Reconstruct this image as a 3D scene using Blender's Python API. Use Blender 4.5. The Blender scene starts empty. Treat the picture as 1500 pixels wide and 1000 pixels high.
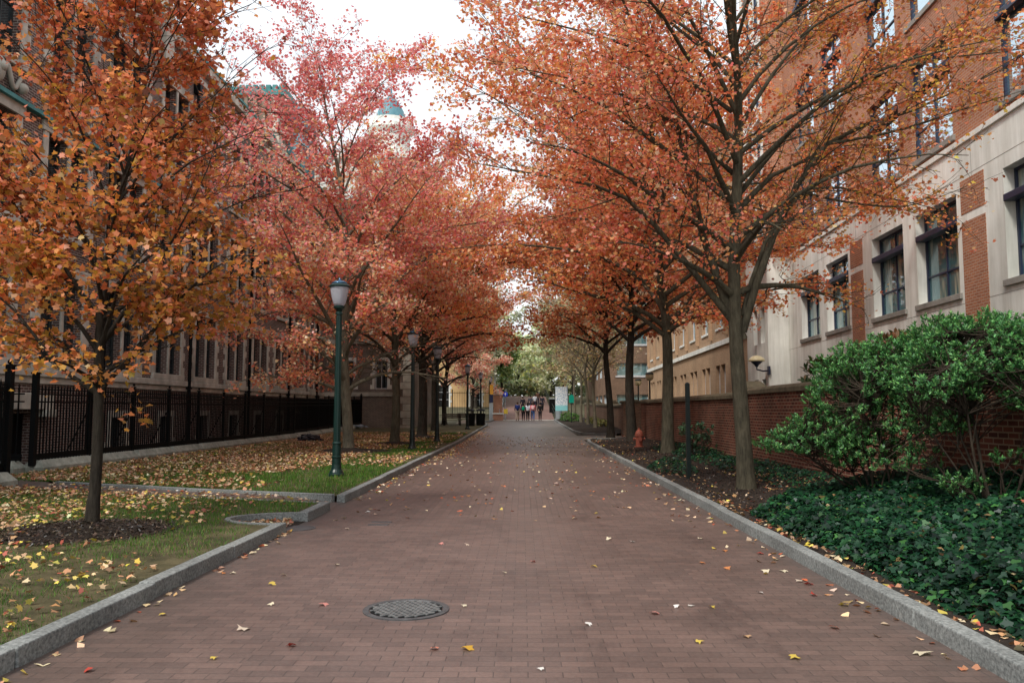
import bpy, math, random
import numpy as np
from mathutils import Vector, noise
from mathutils.geometry import tessellate_polygon

random.seed(11)
SC = bpy.context.scene
COL = SC.collection
PI = math.pi

# ------------------------------------------------------------------ ground height along the walk
GY = [(-60, 0), (38, 0), (70, .30), (84, .52), (116, 3.4), (130, 3.7), (900, 3.7)]
def gz(y):
    for (a, za), (b, zb) in zip(GY, GY[1:]):
        if y <= b:
            return za + (zb - za) * max(0, (y - a)) / (b - a)
    return GY[-1][1]
def lx(y): return -3.0 + .004 * max(0, y - 12)          # face of the left kerb
def rx(y): return 2.76 + .006 * y                        # face of the right kerb

# ------------------------------------------------------------------ materials
def mat_new(name):
    m = bpy.data.materials.new(name); m.use_nodes = True
    nt = m.node_tree; nt.nodes.clear()
    out = nt.nodes.new('ShaderNodeOutputMaterial')
    return m, nt, out
def N(nt, t, **kw):
    n = nt.nodes.new(t)
    for k, v in kw.items():
        if hasattr(n, k): setattr(n, k, v)
        else: n.inputs[k].default_value = v
    return n
def rgba(c): return (c[0], c[1], c[2], 1)
def ramp(nt, src, stops):
    r = nt.nodes.new('ShaderNodeValToRGB')
    e = r.color_ramp.elements
    while len(e) < len(stops): e.new(.5)
    for el, (p, c) in zip(e, stops):
        el.position = p; el.color = rgba(c)
    nt.links.new(src, r.inputs['Fac'])
    return r.outputs['Color']
def mixc(nt, a, b, fac, mode='MIX'):
    m = nt.nodes.new('ShaderNodeMix'); m.data_type = 'RGBA'; m.blend_type = mode
    for sock, v in ((m.inputs[0], fac), (m.inputs[6], a), (m.inputs[7], b)):
        if hasattr(v, 'default_value') and hasattr(v, 'is_linked'): nt.links.new(v, sock)
        elif isinstance(v, (int, float)): sock.default_value = v
        else: sock.default_value = rgba(v)
    return m.outputs[2]
def principled(nt, out, col, rough=.7, bump=None, bstr=.3, bdist=.01, metal=0, spec=.3):
    p = nt.nodes.new('ShaderNodeBsdfPrincipled')
    if hasattr(col, 'is_linked'): nt.links.new(col, p.inputs['Base Color'])
    else: p.inputs['Base Color'].default_value = rgba(col)
    if hasattr(rough, 'is_linked'): nt.links.new(rough, p.inputs['Roughness'])
    else: p.inputs['Roughness'].default_value = rough
    p.inputs['Metallic'].default_value = metal
    p.inputs['Specular IOR Level'].default_value = spec
    if bump is not None:
        b = nt.nodes.new('ShaderNodeBump'); b.inputs['Strength'].default_value = bstr
        b.inputs['Distance'].default_value = bdist
        nt.links.new(bump, b.inputs['Height']); nt.links.new(b.outputs[0], p.inputs['Normal'])
    nt.links.new(p.outputs[0], out.inputs[0])
    return p
def uvnode(nt): return N(nt, 'ShaderNodeUVMap', uv_map='UVMap').outputs[0]
def objco(nt): return nt.nodes.new('ShaderNodeTexCoord').outputs['Object']
def noise_tex(nt, co, scale, detail=4, rough=.6):
    n = N(nt, 'ShaderNodeTexNoise'); n.inputs['Scale'].default_value = scale
    n.inputs['Detail'].default_value = detail; n.inputs['Roughness'].default_value = rough
    nt.links.new(co, n.inputs['Vector'])
    return n.outputs['Fac']
def mapping(nt, co, scale=(1, 1, 1), rot=(0, 0, 0)):
    m = nt.nodes.new('ShaderNodeMapping'); m.inputs['Scale'].default_value = scale
    m.inputs['Rotation'].default_value = rot
    nt.links.new(co, m.inputs['Vector']); return m.outputs[0]

def m_brick(name, c1, c2, cm, bw, rh, ms, bstr=.5, rough=.85, dirt=(.45, 1.15), dscale=.5, spec=.2, gutter=False, offset=.5):
    m, nt, out = mat_new(name)
    uv = uvnode(nt)
    b = nt.nodes.new('ShaderNodeTexBrick')
    b.offset = offset
    for k, v in (('Color1', rgba(c1)), ('Color2', rgba(c2)), ('Mortar', rgba(cm)), ('Scale', 1.0), ('Mortar Size', ms),
                 ('Mortar Smooth', .2), ('Bias', 0.0), ('Brick Width', bw), ('Row Height', rh)):
        b.inputs[k].default_value = v
    nt.links.new(uv, b.inputs['Vector'])
    n1 = noise_tex(nt, uv, dscale, 5, .65)
    n2 = noise_tex(nt, uv, 35, 3)
    d = ramp(nt, n1, [(.3, (dirt[0],) * 3), (.7, (dirt[1],) * 3)])
    d2 = ramp(nt, n2, [(.25, (.75,) * 3), (.75, (1.2,) * 3)])
    c = mixc(nt, b.outputs['Color'], d, .8, 'MULTIPLY')
    c = mixc(nt, c, d2, .7, 'MULTIPLY')
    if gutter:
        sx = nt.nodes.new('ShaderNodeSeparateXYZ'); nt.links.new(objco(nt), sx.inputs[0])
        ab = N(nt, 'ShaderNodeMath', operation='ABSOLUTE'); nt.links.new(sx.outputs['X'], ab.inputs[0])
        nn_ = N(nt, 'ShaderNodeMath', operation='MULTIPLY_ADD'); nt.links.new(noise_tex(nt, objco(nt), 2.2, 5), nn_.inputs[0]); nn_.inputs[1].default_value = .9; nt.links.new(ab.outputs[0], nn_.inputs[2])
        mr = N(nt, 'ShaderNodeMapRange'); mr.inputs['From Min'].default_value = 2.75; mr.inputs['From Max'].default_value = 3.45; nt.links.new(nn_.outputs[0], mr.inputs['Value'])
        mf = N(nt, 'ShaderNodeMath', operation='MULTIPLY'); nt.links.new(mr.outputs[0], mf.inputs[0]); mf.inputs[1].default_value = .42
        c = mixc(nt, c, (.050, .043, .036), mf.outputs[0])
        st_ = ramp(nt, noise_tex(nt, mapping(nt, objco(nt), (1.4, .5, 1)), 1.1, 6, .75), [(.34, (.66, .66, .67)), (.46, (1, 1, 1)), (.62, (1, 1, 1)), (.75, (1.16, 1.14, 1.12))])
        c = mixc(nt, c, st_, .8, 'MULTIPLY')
    inv = N(nt, 'ShaderNodeMath', operation='SUBTRACT'); inv.inputs[0].default_value = 1
    nt.links.new(b.outputs['Fac'], inv.inputs[1])
    h = N(nt, 'ShaderNodeMath', operation='ADD'); nt.links.new(inv.outputs[0], h.inputs[0])
    s = N(nt, 'ShaderNodeMath', operation='MULTIPLY'); nt.links.new(n2, s.inputs[0]); s.inputs[1].default_value = .5
    nt.links.new(s.outputs[0], h.inputs[1])
    principled(nt, out, c, rough, h.outputs[0], bstr, .006, spec=spec)
    return m
def m_noise(name, ca, cb, scale=4, rough=.8, bstr=.3, bscale=40, bdist=.01, spec=.3, metal=0, lo=.3, hi=.7, big=None, stretch=(1, 1, 1)):
    m, nt, out = mat_new(name)
    co = mapping(nt, objco(nt), stretch)
    n = noise_tex(nt, co, scale, 6, .65)
    c = ramp(nt, n, [(lo, ca), (hi, cb)])
    if big:
        nb = noise_tex(nt, co, big, 3)
        c = mixc(nt, c, ramp(nt, nb, [(.3, (.6, .6, .6)), (.7, (1.15, 1.15, 1.15))]), .8, 'MULTIPLY')
    principled(nt, out, c, rough, noise_tex(nt, co, bscale, 4), bstr, bdist, metal, spec)
    return m
def m_stone(name, ca, cb):
    m, nt, out = mat_new(name); co = objco(nt)
    c = ramp(nt, noise_tex(nt, co, 1.3, 6, .65), [(.3, ca), (.7, cb)])
    c = mixc(nt, c, ramp(nt, noise_tex(nt, mapping(nt, co, (1, 1, .07)), 2.6, 5, .7), [(.36, (.76, .75, .71)), (.6, (1.06, 1.06, 1.05))]), .75, 'MULTIPLY')
    c = mixc(nt, c, ramp(nt, noise_tex(nt, co, .35, 3), [(.3, (.8, .8, .79)), (.7, (1.08, 1.08, 1.08))]), .8, 'MULTIPLY')
    principled(nt, out, c, .85, noise_tex(nt, co, 35, 4), .25, .01, spec=.2)
    return m
def m_flat(name, c, rough=.5, metal=0, spec=.4):
    m, nt, out = mat_new(name)
    n = noise_tex(nt, objco(nt), 9, 4)
    col = mixc(nt, c, ramp(nt, n, [(.3, (.75,) * 3), (.7, (1.15,) * 3)]), .7, 'MULTIPLY')
    principled(nt, out, col, rough, noise_tex(nt, objco(nt), 60, 3), .12, .004, metal, spec)
    return m
def m_leaf(name, trans=.4, gloss=.05, rough=.45):
    m, nt, out = mat_new(name)
    a = N(nt, 'ShaderNodeAttribute', attribute_name='Col')
    d = nt.nodes.new('ShaderNodeBsdfDiffuse'); t = nt.nodes.new('ShaderNodeBsdfTranslucent')
    g = nt.nodes.new('ShaderNodeBsdfGlossy'); g.inputs['Roughness'].default_value = rough
    g.inputs['Color'].default_value = (.85, .9, .95, 1)
    nt.links.new(a.outputs['Color'], d.inputs['Color']); nt.links.new(a.outputs['Color'], t.inputs['Color'])
    x = nt.nodes.new('ShaderNodeMixShader'); x.inputs[0].default_value = trans
    nt.links.new(d.outputs[0], x.inputs[1]); nt.links.new(t.outputs[0], x.inputs[2])
    y = nt.nodes.new('ShaderNodeMixShader'); y.inputs[0].default_value = gloss
    nt.links.new(x.outputs[0], y.inputs[1]); nt.links.new(g.outputs[0], y.inputs[2])
    nt.links.new(y.outputs[0], out.inputs[0])
    return m
def m_bark(name, ca, cb):
    m, nt, out = mat_new(name)
    co = mapping(nt, objco(nt), (1, 1, .16))
    n = noise_tex(nt, co, 22, 7, .75)
    big = noise_tex(nt, objco(nt), 2.2, 4)
    c = ramp(nt, n, [(.32, ca), (.68, cb)])
    c = mixc(nt, c, ramp(nt, big, [(.3, (.6, .62, .58)), (.7, (1.2, 1.2, 1.1))]), .8, 'MULTIPLY')
    principled(nt, out, c, .9, n, 1.0, .045, spec=.12)
    return m
def m_glass(name, ca, cb, refl=.4):
    m, nt, out = mat_new(name)
    co = mapping(nt, uvnode(nt), (1.3, .25, 1))
    n = noise_tex(nt, co, 1.1, 3)
    c = ramp(nt, n, [(.38, ca), (.52, ca), (.6, cb)])
    d = nt.nodes.new('ShaderNodeBsdfDiffuse'); nt.links.new(c, d.inputs['Color'])
    g = nt.nodes.new('ShaderNodeBsdfGlossy'); g.inputs['Roughness'].default_value = .02
    g.inputs['Color'].default_value = (.8, .93, 1, 1)
    b = nt.nodes.new('ShaderNodeBump'); b.inputs['Strength'].default_value = .06
    nt.links.new(noise_tex(nt, uvnode(nt), 1.5, 2), b.inputs['Height']); nt.links.new(b.outputs[0], g.inputs['Normal'])
    f = nt.nodes.new('ShaderNodeFresnel'); f.inputs['IOR'].default_value = 1.6
    ad = N(nt, 'ShaderNodeMath', operation='ADD'); nt.links.new(f.outputs[0], ad.inputs[0]); ad.inputs[1].default_value = refl
    ad.use_clamp = True
    x = nt.nodes.new('ShaderNodeMixShader'); nt.links.new(ad.outputs[0], x.inputs[0])
    nt.links.new(d.outputs[0], x.inputs[1]); nt.links.new(g.outputs[0], x.inputs[2])
    nt.links.new(x.outputs[0], out.inputs[0])
    return m

M = {}
M['paver'] = m_brick('paver_brick', (.172, .117, .100), (.120, .086, .076), (.066, .053, .048), .205, .1025, .0034, .45, .44, (.66, 1.16), .75, spec=.6, gutter=True)
M['brick_red'] = m_brick('red_wall_brick', (.22, .066, .042), (.095, .034, .027), (.32, .22, .15), .215, .075, .011, .9, .9, (.42, 1.25), .8)
M['brick_orange'] = m_brick('orange_building_brick', (.47, .20, .11), (.35, .14, .08), (.46, .34, .26), .21, .075, .010, .5, .9, (.7, 1.15), .3)
M['brick_dark'] = m_brick('dark_gothic_brick', (.17, .095, .076), (.08, .05, .046), (.36, .31, .27), .21, .078, .013, .6, .9, (.55, 1.2), .5)
M['brick_tan'] = m_brick('tan_building_brick', (.48, .31, .185), (.38, .24, .14), (.44, .34, .25), .21, .075, .01, .4, .9, (.75, 1.15), .3)
M['brick_brown'] = m_brick('brown_wall_brick', (.24, .135, .085), (.16, .09, .06), (.28, .22, .17), .21, .075, .011, .5, .9, (.6, 1.15), .5)
M['stone'] = m_stone('pale_limestone', (.75, .765, .73), (.87, .885, .85))
M['stone_old'] = m_noise('weathered_limestone', (.40, .38, .32), (.64, .61, .53), 2.0, .9, .4, 22, .015, big=.5)
M['stone_sill'] = m_noise('grey_stone_sill', (.22, .21, .19), (.34, .33, .30), 3, .85, .3, 30)
M['granite'] = m_noise('kerb_granite', (.09, .10, .10), (.36, .38, .37), 42, .8, .6, 55, .006, big=1.3)
M['plinth'] = m_noise('mossy_plinth_stone', (.20, .215, .18), (.40, .41, .35), 6, .9, .4, 30, big=.8)
M['coping'] = m_noise('brown_coping_stone', (.10, .085, .055), (.21, .18, .12), 4, .9, .4, 30, big=.7)
M['soil'] = m_noise('lawn_soil', (.035, .035, .014), (.15, .125, .065), 3, .95, .9, 30, .03, big=.6)
M['mulch'] = m_noise('dark_mulch', (.014, .010, .008), (.055, .040, .030), 22, .95, 1.0, 45, .04, big=.8)
M['ground'] = m_noise('far_ground', (.05, .05, .03), (.11, .10, .06), .6, .95, .3, 10)
M['iron_black'] = m_flat('black_iron', (.004, .0045, .005), .6, spec=.12)
M['green_paint'] = m_flat('dark_green_paint', (.004, .024, .020), .35)
M['black_paint'] = m_flat('black_green_paint', (.008, .016, .014), .4)
M['cast_iron'] = m_noise('cast_iron', (.05, .055, .06), (.13, .135, .14), 12, .45, .4, 60, .004, metal=.3)
M['navy'] = m_flat('navy_window_frame', (.020, .030, .065), .4)
M['dark_frame'] = m_flat('dark_leaded_frame', (.03, .035, .035), .5)
M['white_frame'] = m_flat('white_window_frame', (.55, .56, .58), .5)
M['glass'] = m_glass('reflecting_glass', (.07, .16, .175), (.40, .45, .36), .14)
M['glass_sky'] = m_glass('sky_reflecting_glass', (.06, .16, .20), (.14, .28, .33), .62)
M['glass_old'] = m_glass('leaded_glass', (.010, .013, .015), (.045, .055, .06), .10)
M['glass_teal'] = m_glass('teal_glass', (.14, .26, .28), (.22, .34, .36), .30)
M['copper'] = m_noise('patina_copper', (.04, .17, .17), (.10, .30, .30), 3, .7, .3, 20)
M['copper_blue'] = m_noise('blue_copper_dome', (.07, .19, .24), (.14, .30, .35), 2, .5, .3, 14, stretch=(1, 1, .3))
M['slate'] = m_brick('roof_slate', (.10, .10, .105), (.065, .068, .072), (.03, .03, .03), .3, .22, .012, .6, .8)
M['leaf'] = m_leaf('autumn_leaf', .50, .035)
M['leaf_dry'] = m_leaf('fallen_leaf_surface', .15, .04)
M['leaf_green'] = m_leaf('evergreen_leaf', .28, .035, .5)
M['ivy'] = m_leaf('ivy_leaf', .12, .025, .4)
M['grass'] = m_leaf('grass_blade', .3, .02)
M['bark_dark'] = m_bark('dark_bark', (.022, .018, .015), (.075, .065, .055))
M['bark_grey'] = m_bark('grey_bark', (.05, .043, .033), (.15, .135, .10))
M['bark_pale'] = m_bark('pale_bark', (.10, .09, .068), (.25, .225, .175))
M['twig'] = m_bark('shrub_bark', (.03, .024, .02), (.09, .07, .055))
M['hydrant'] = m_flat('faded_red_paint', (.34, .095, .06), .6)
M['plastic_black'] = m_flat('black_plastic', (.012, .013, .018), .3)
M['tarp'] = m_flat('pale_blue_sheet', (.28, .33, .38), .5)
M['yellow'] = m_flat('yellow_paint', (.75, .55, .06), .5)
M['amber'] = m_flat('amber_cloth', (.75, .36, .04), .7)
M['blue_sign'] = m_flat('blue_sign_paint', (.01, .05, .55), .4)
M['teal_sign'] = m_flat('teal_sign_paint', (.0, .30, .21), .4)
M['white_paint'] = m_flat('white_paint', (.72, .74, .74), .5)
M['navy_cloth'] = m_flat('navy_cloth', (.02, .025, .07), .8)
M['grey_post'] = m_flat('grey_post', (.32, .36, .38), .5)
M['wood'] = m_noise('bench_wood', (.05, .04, .03), (.12, .095, .07), 8, .8, .4, 40, stretch=(1, .1, 1))
M['cream_globe'] = m_flat('cream_lamp_glass', (.68, .60, .38), .3)
M['warm_wall'] = m_noise('warm_tan_wall', (.50, .33, .16), (.62, .43, .22), 1.2, .9, .2, 20)
M['grey_roof'] = m_flat('grey_lead', (.16, .17, .17), .6)

def m_lantern():
    m, nt, out = mat_new('frosted_lantern')
    d = nt.nodes.new('ShaderNodeBsdfDiffuse'); d.inputs[0].default_value = (.72, .76, .86, 1)
    t = nt.nodes.new('ShaderNodeBsdfTranslucent'); t.inputs[0].default_value = (.75, .68, .72, 1)
    tr = nt.nodes.new('ShaderNodeBsdfTransparent'); tr.inputs[0].default_value = (.9, .85, .9, 1)
    g = nt.nodes.new('ShaderNodeBsdfGlossy'); g.inputs['Roughness'].default_value = .12
    a = nt.nodes.new('ShaderNodeMixShader'); a.inputs[0].default_value = .35
    nt.links.new(d.outputs[0], a.inputs[1]); nt.links.new(t.outputs[0], a.inputs[2])
    b = nt.nodes.new('ShaderNodeMixShader'); b.inputs[0].default_value = .26
    nt.links.new(a.outputs[0], b.inputs[1]); nt.links.new(tr.outputs[0], b.inputs[2])
    c = nt.nodes.new('ShaderNodeMixShader'); c.inputs[0].default_value = .08
    nt.links.new(b.outputs[0], c.inputs[1]); nt.links.new(g.outputs[0], c.inputs[2])
    nt.links.new(c.outputs[0], out.inputs[0]); return m
M['lantern'] = m_lantern()
M['lamp_cap'] = m_flat('lamp_cap_metal', (.05, .12, .20), .18, .6)

# ------------------------------------------------------------------ mesh builder
class MB:
    def __init__(s): s.v = []; s.f = []; s.uv = {}
    def quad(s, *p, uv=None):
        i = len(s.v); s.v += [tuple(q) for q in p]; s.f.append(tuple(range(i, i + len(p))))
        if uv: s.uv[len(s.f) - 1] = uv
    def box(s, x0, x1, y0, y1, z0, z1):
        s.obox((0, 0), (1, 0), (0, 1), x0, x1, y0, y1, z0, z1)
    def obox(s, O, U, Nn, u0, u1, n0, n1, z0, z1, taper=0):
        def P(u, n, z): return (O[0] + U[0] * u + Nn[0] * n, O[1] + U[1] * u + Nn[1] * n, z)
        i = len(s.v); t = taper
        s.v += [P(u0, n0, z0), P(u1, n0, z0), P(u1, n1, z0), P(u0, n1, z0),
                P(u0 + t, n0 + t, z1), P(u1 - t, n0 + t, z1), P(u1 - t, n1 - t, z1), P(u0 + t, n1 - t, z1)]
        for q in ((3, 2, 1, 0), (4, 5, 6, 7), (0, 1, 5, 4), (1, 2, 6, 5), (2, 3, 7, 6), (3, 0, 4, 7)):
            s.f.append(tuple(i + k for k in q))
    def lathe(s, prof, c=(0, 0, 0), n=16, flute=0):
        i = len(s.v)
        for r, z in prof:
            for k in range(n):
                a = 2 * PI * k / n
                rr = r * (1 - flute * (k % 2))
                s.v.append((c[0] + rr * math.cos(a), c[1] + rr * math.sin(a), c[2] + z))
        for j in range(len(prof) - 1):
            for k in range(n):
                a = i + j * n + k; b = i + j * n + (k + 1) % n
                s.f.append((a, b, b + n, a + n))
        s.f.append(tuple(i + k for k in range(n))[::-1])
        e = i + (len(prof) - 1) * n
        s.f.append(tuple(e + k for k in range(n)))
    def tube(s, pts, rad, n=8, caps=True):
        pts = [Vector(p) for p in pts]
        if not isinstance(rad, (list, tuple)): rad = [rad] * len(pts)
        i = len(s.v); ref = None
        for j, p in enumerate(pts):
            t = (pts[min(j + 1, len(pts) - 1)] - pts[max(j - 1, 0)]).normalized()
            if ref is None:
                ref = Vector((0, 0, 1)) if abs(t.z) < .9 else Vector((1, 0, 0))
            a = t.cross(ref).normalized(); b = a.cross(t).normalized(); ref = b
            for k in range(n):
                w = 2 * PI * k / n
                s.v.append(tuple(p + (a * math.cos(w) + b * math.sin(w)) * rad[j]))
        for j in range(len(pts) - 1):
            for k in range(n):
                a = i + j * n + k; b = i + j * n + (k + 1) % n
                s.f.append((a, b, b + n, a + n))
        if caps:
            s.f.append(tuple(i + k for k in range(n))[::-1])
            e = i + (len(pts) - 1) * n
            s.f.append(tuple(e + k for k in range(n)))
    def sphere(s, c, r, n=12, m=8, sc=(1, 1, 1)):
        s.lathe([(max(.002, r * math.sin(PI * j / m)) , 0) for j in range(m + 1)], c, n)
        base = len(s.v) - (m + 1) * n
        for j in range(m + 1):
            for k in range(n):
                x, y, z = s.v[base + j * n + k]
                s.v[base + j * n + k] = (c[0] + (x - c[0]) * sc[0], c[1] + (y - c[1]) * sc[1], c[2] - r * math.cos(PI * j / m) * sc[2])
    def build(s, name, mat, parent=None, smooth=False, bevel=0):
        me = bpy.data.meshes.new(name)
        me.from_pydata(s.v, [], s.f)
        co = np.array(s.v, dtype=np.float64)
        uvl = me.uv_layers.new(name='UVMap')
        uv = np.zeros((len(me.loops), 2), dtype=np.float32)
        for p in me.polygons:
            idx = list(s.f[p.index])
            if p.index in s.uv:
                u = np.array(s.uv[p.index])
            else:
                n = p.normal
                ax = max(range(3), key=lambda k: abs(n[k]))
                pts = co[idx]
                u = pts[:, [0, 1]] if ax == 2 else (pts[:, [1, 2]] if ax == 0 else pts[:, [0, 2]])
            uv[p.loop_start:p.loop_start + len(idx)] = u
        uvl.data.foreach_set('uv', uv.ravel())
        if smooth: me.polygons.foreach_set('use_smooth', [True] * len(me.polygons))
        me.materials.append(M[mat] if isinstance(mat, str) else mat)
        o = bpy.data.objects.new(name, me); COL.objects.link(o)
        if parent is not None: o.parent = parent
        if bevel:
            b = o.modifiers.new('bevel', 'BEVEL'); b.width = bevel; b.segments = 2; b.limit_method = 'ANGLE'
        return o

def tag(o, label=None, cat=None, group=None, kind=None):
    if label: o['label'] = label
    if cat: o['category'] = cat
    if group: o['group'] = group
    if kind: o['kind'] = kind
    return o
def empty(name, loc, label, cat, group=None, rz=0):
    o = bpy.data.objects.new(name, None); COL.objects.link(o)
    o.location = loc; o.rotation_euler = (0, 0, rz); o.empty_display_size = .2
    return tag(o, label, cat, group)
def dup(root, loc, label, rz=0):
    r = root.copy(); COL.objects.link(r); r.location = loc; r.rotation_euler = (0, 0, rz); r['label'] = label
    for ch in list(root.children):
        c = ch.copy(); COL.objects.link(c); c.parent = r
        for g in list(ch.children):
            d = g.copy(); COL.objects.link(d); d.parent = c
    return r
def struct(o, label=None):
    return tag(o, label, None, None, 'structure')

# ------------------------------------------------------------------ leaves
def star(lobes=5, notch=.45, asym=.85):
    P = [(0.0, -.5)]
    n = 5
    tips = [(-.34, -.30), (-.50, .14), (.02, .56), (.47, .12), (.36, -.27)]
    notches = [(-.27, -.05), (-.19, .24), (.17, .23), (.29, -.04)]
    out = [(-.05, -.34)]
    for i, t in enumerate(tips):
        out.append(t)
        if i < 4: out.append(notches[i])
    out.append((.05, -.34))
    return [(x, y, -.55 * x * x + .12 * abs(y)) for x, y in out]
MAPLE = star()
HEX = [(-.1, -.5, 0), (-.46, -.05, -.10), (-.2, .3, .02), (0, .55, .05), (.2, .3, .02), (.46, -.05, -.10), (.1, -.5, 0)]
DIAM = [(0, -.55, .05), (-.42, 0, -.06), (0, .55, .05), (.42, 0, -.06)]
OVAL = [(0, -.55, 0), (-.17, -.1, .03), (-.15, .25, .03), (0, .5, -.03), (.15, .25, .03), (.17, -.1, .03)]
IVY = [(0, -.3, 0), (-.36, -.4, -.04), (-.50, .0, -.07), (-.22, .12, .02), (0, .58, -.03), (.22, .12, .02), (.50, .0, -.07), (.36, -.4, -.04)]

def leaf_object(name, mat, C, Nn, S, K, shape, rs, parent=None, axis=None):
    """one mesh of many small leaf faces: centres C, normals Nn, sizes S, colours K"""
    n = len(C); sh = np.array(shape); k = len(sh)
    Nn = Nn / np.linalg.norm(Nn, axis=1, keepdims=True)
    r = rs.normal(size=(n, 3)) if axis is None else axis
    a = np.cross(Nn, r); a /= np.linalg.norm(a, axis=1, keepdims=True) + 1e-9
    b = np.cross(Nn, a)
    V = (C[:, None, :] + S[:, None, None] * (sh[None, :, 0, None] * a[:, None, :] + sh[None, :, 1, None] * b[:, None, :] + sh[None, :, 2, None] * Nn[:, None, :]))
    me = bpy.data.meshes.new(name)
    me.vertices.add(n * k); me.vertices.foreach_set('co', V.astype(np.float32).ravel())
    me.loops.add(n * k); me.loops.foreach_set('vertex_index', np.arange(n * k, dtype=np.int32))
    me.polygons.add(n)
    me.polygons.foreach_set('loop_start', np.arange(0, n * k, k, dtype=np.int32))
    me.update(calc_edges=True)
    at = me.attributes.new('Col', 'FLOAT_COLOR', 'FACE')
    at.data.foreach_set('color', np.concatenate([np.clip(K, 0, 1), np.ones((n, 1))], axis=1).astype(np.float32).ravel())
    me.materials.append(M[mat]); me.validate()
    o = bpy.data.objects.new(name, me); COL.objects.link(o)
    if parent is not None: o.parent = parent
    return o
def palette(rs, cols, w, n, jit=.18):
    cols = np.array(cols); idx = rs.choice(len(cols), n, p=np.array(w) / np.sum(w))
    return cols[idx] * np.exp(rs.normal(0, jit, (n, 1))) * np.exp(rs.normal(0, .06, (n, 3)))

# ------------------------------------------------------------------ trees
def tubes_np(groups):
    """groups: dict (npts, sides) -> list of (pts, radii); returns verts, quads"""
    VV = []; FF = []; off = 0
    for (n, sd), lst in groups.items():
        P = np.array([q[0] for q in lst], dtype=float); R = np.array([q[1] for q in lst], dtype=float)
        m = len(lst)
        T = np.gradient(P, axis=1); T /= np.linalg.norm(T, axis=2, keepdims=True) + 1e-9
        Tm = T.mean(axis=1)
        ref = np.where(np.abs(Tm[:, 2:3]) < .8, np.array([[0, 0, 1.]]), np.array([[1., 0, 0]]))[:, None, :]
        A = np.cross(T, ref); A /= np.linalg.norm(A, axis=2, keepdims=True) + 1e-9
        B = np.cross(A, T)
        w = np.arange(sd) * 2 * PI / sd
        V = P[:, :, None, :] + R[:, :, None, None] * (np.cos(w)[None, None, :, None] * A[:, :, None, :] + np.sin(w)[None, None, :, None] * B[:, :, None, :])
        idx = np.arange(m * n * sd).reshape(m, n, sd) + off
        a = idx[:, :-1, :]; b = np.roll(a, -1, axis=2); c = np.roll(idx[:, 1:, :], -1, axis=2); d = idx[:, 1:, :]
        FF.append(np.stack([a, b, c, d], axis=-1).reshape(-1, 4)); VV.append(V.reshape(-1, 3)); off += m * n * sd
    return np.concatenate(VV), np.concatenate(FF)
def mesh_np(name, V, F, mat, parent=None, smooth=True):
    me = bpy.data.meshes.new(name); k = F.shape[1]; n = len(F)
    me.vertices.add(len(V)); me.vertices.foreach_set('co', V.astype(np.float32).ravel())
    me.loops.add(n * k); me.loops.foreach_set('vertex_index', F.astype(np.int32).ravel())
    me.polygons.add(n); me.polygons.foreach_set('loop_start', np.arange(0, n * k, k, dtype=np.int32))
    me.update(calc_edges=True)
    me.polygons.foreach_set('use_smooth', [smooth] * n)
    me.materials.append(M[mat]); me.validate()
    o = bpy.data.objects.new(name, me); COL.objects.link(o)
    if parent is not None: o.parent = parent
    return o

def resample(pts, n):
    pts = np.array(pts, dtype=float)
    t = np.linspace(0, len(pts) - 1, n)
    out = []
    for x in t:                                              # Catmull-Rom
        i = min(int(x), len(pts) - 2); f = x - i
        p0 = pts[max(i - 1, 0)]; p1 = pts[i]; p2 = pts[i + 1]; p3 = pts[min(i + 2, len(pts) - 1)]
        out.append(.5 * ((2 * p1) + (-p0 + p2) * f + (2 * p0 - 5 * p1 + 4 * p2 - p3) * f * f + (-p0 + 3 * p1 - 3 * p2 + p3) * f ** 3))
    return np.array(out)

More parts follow.
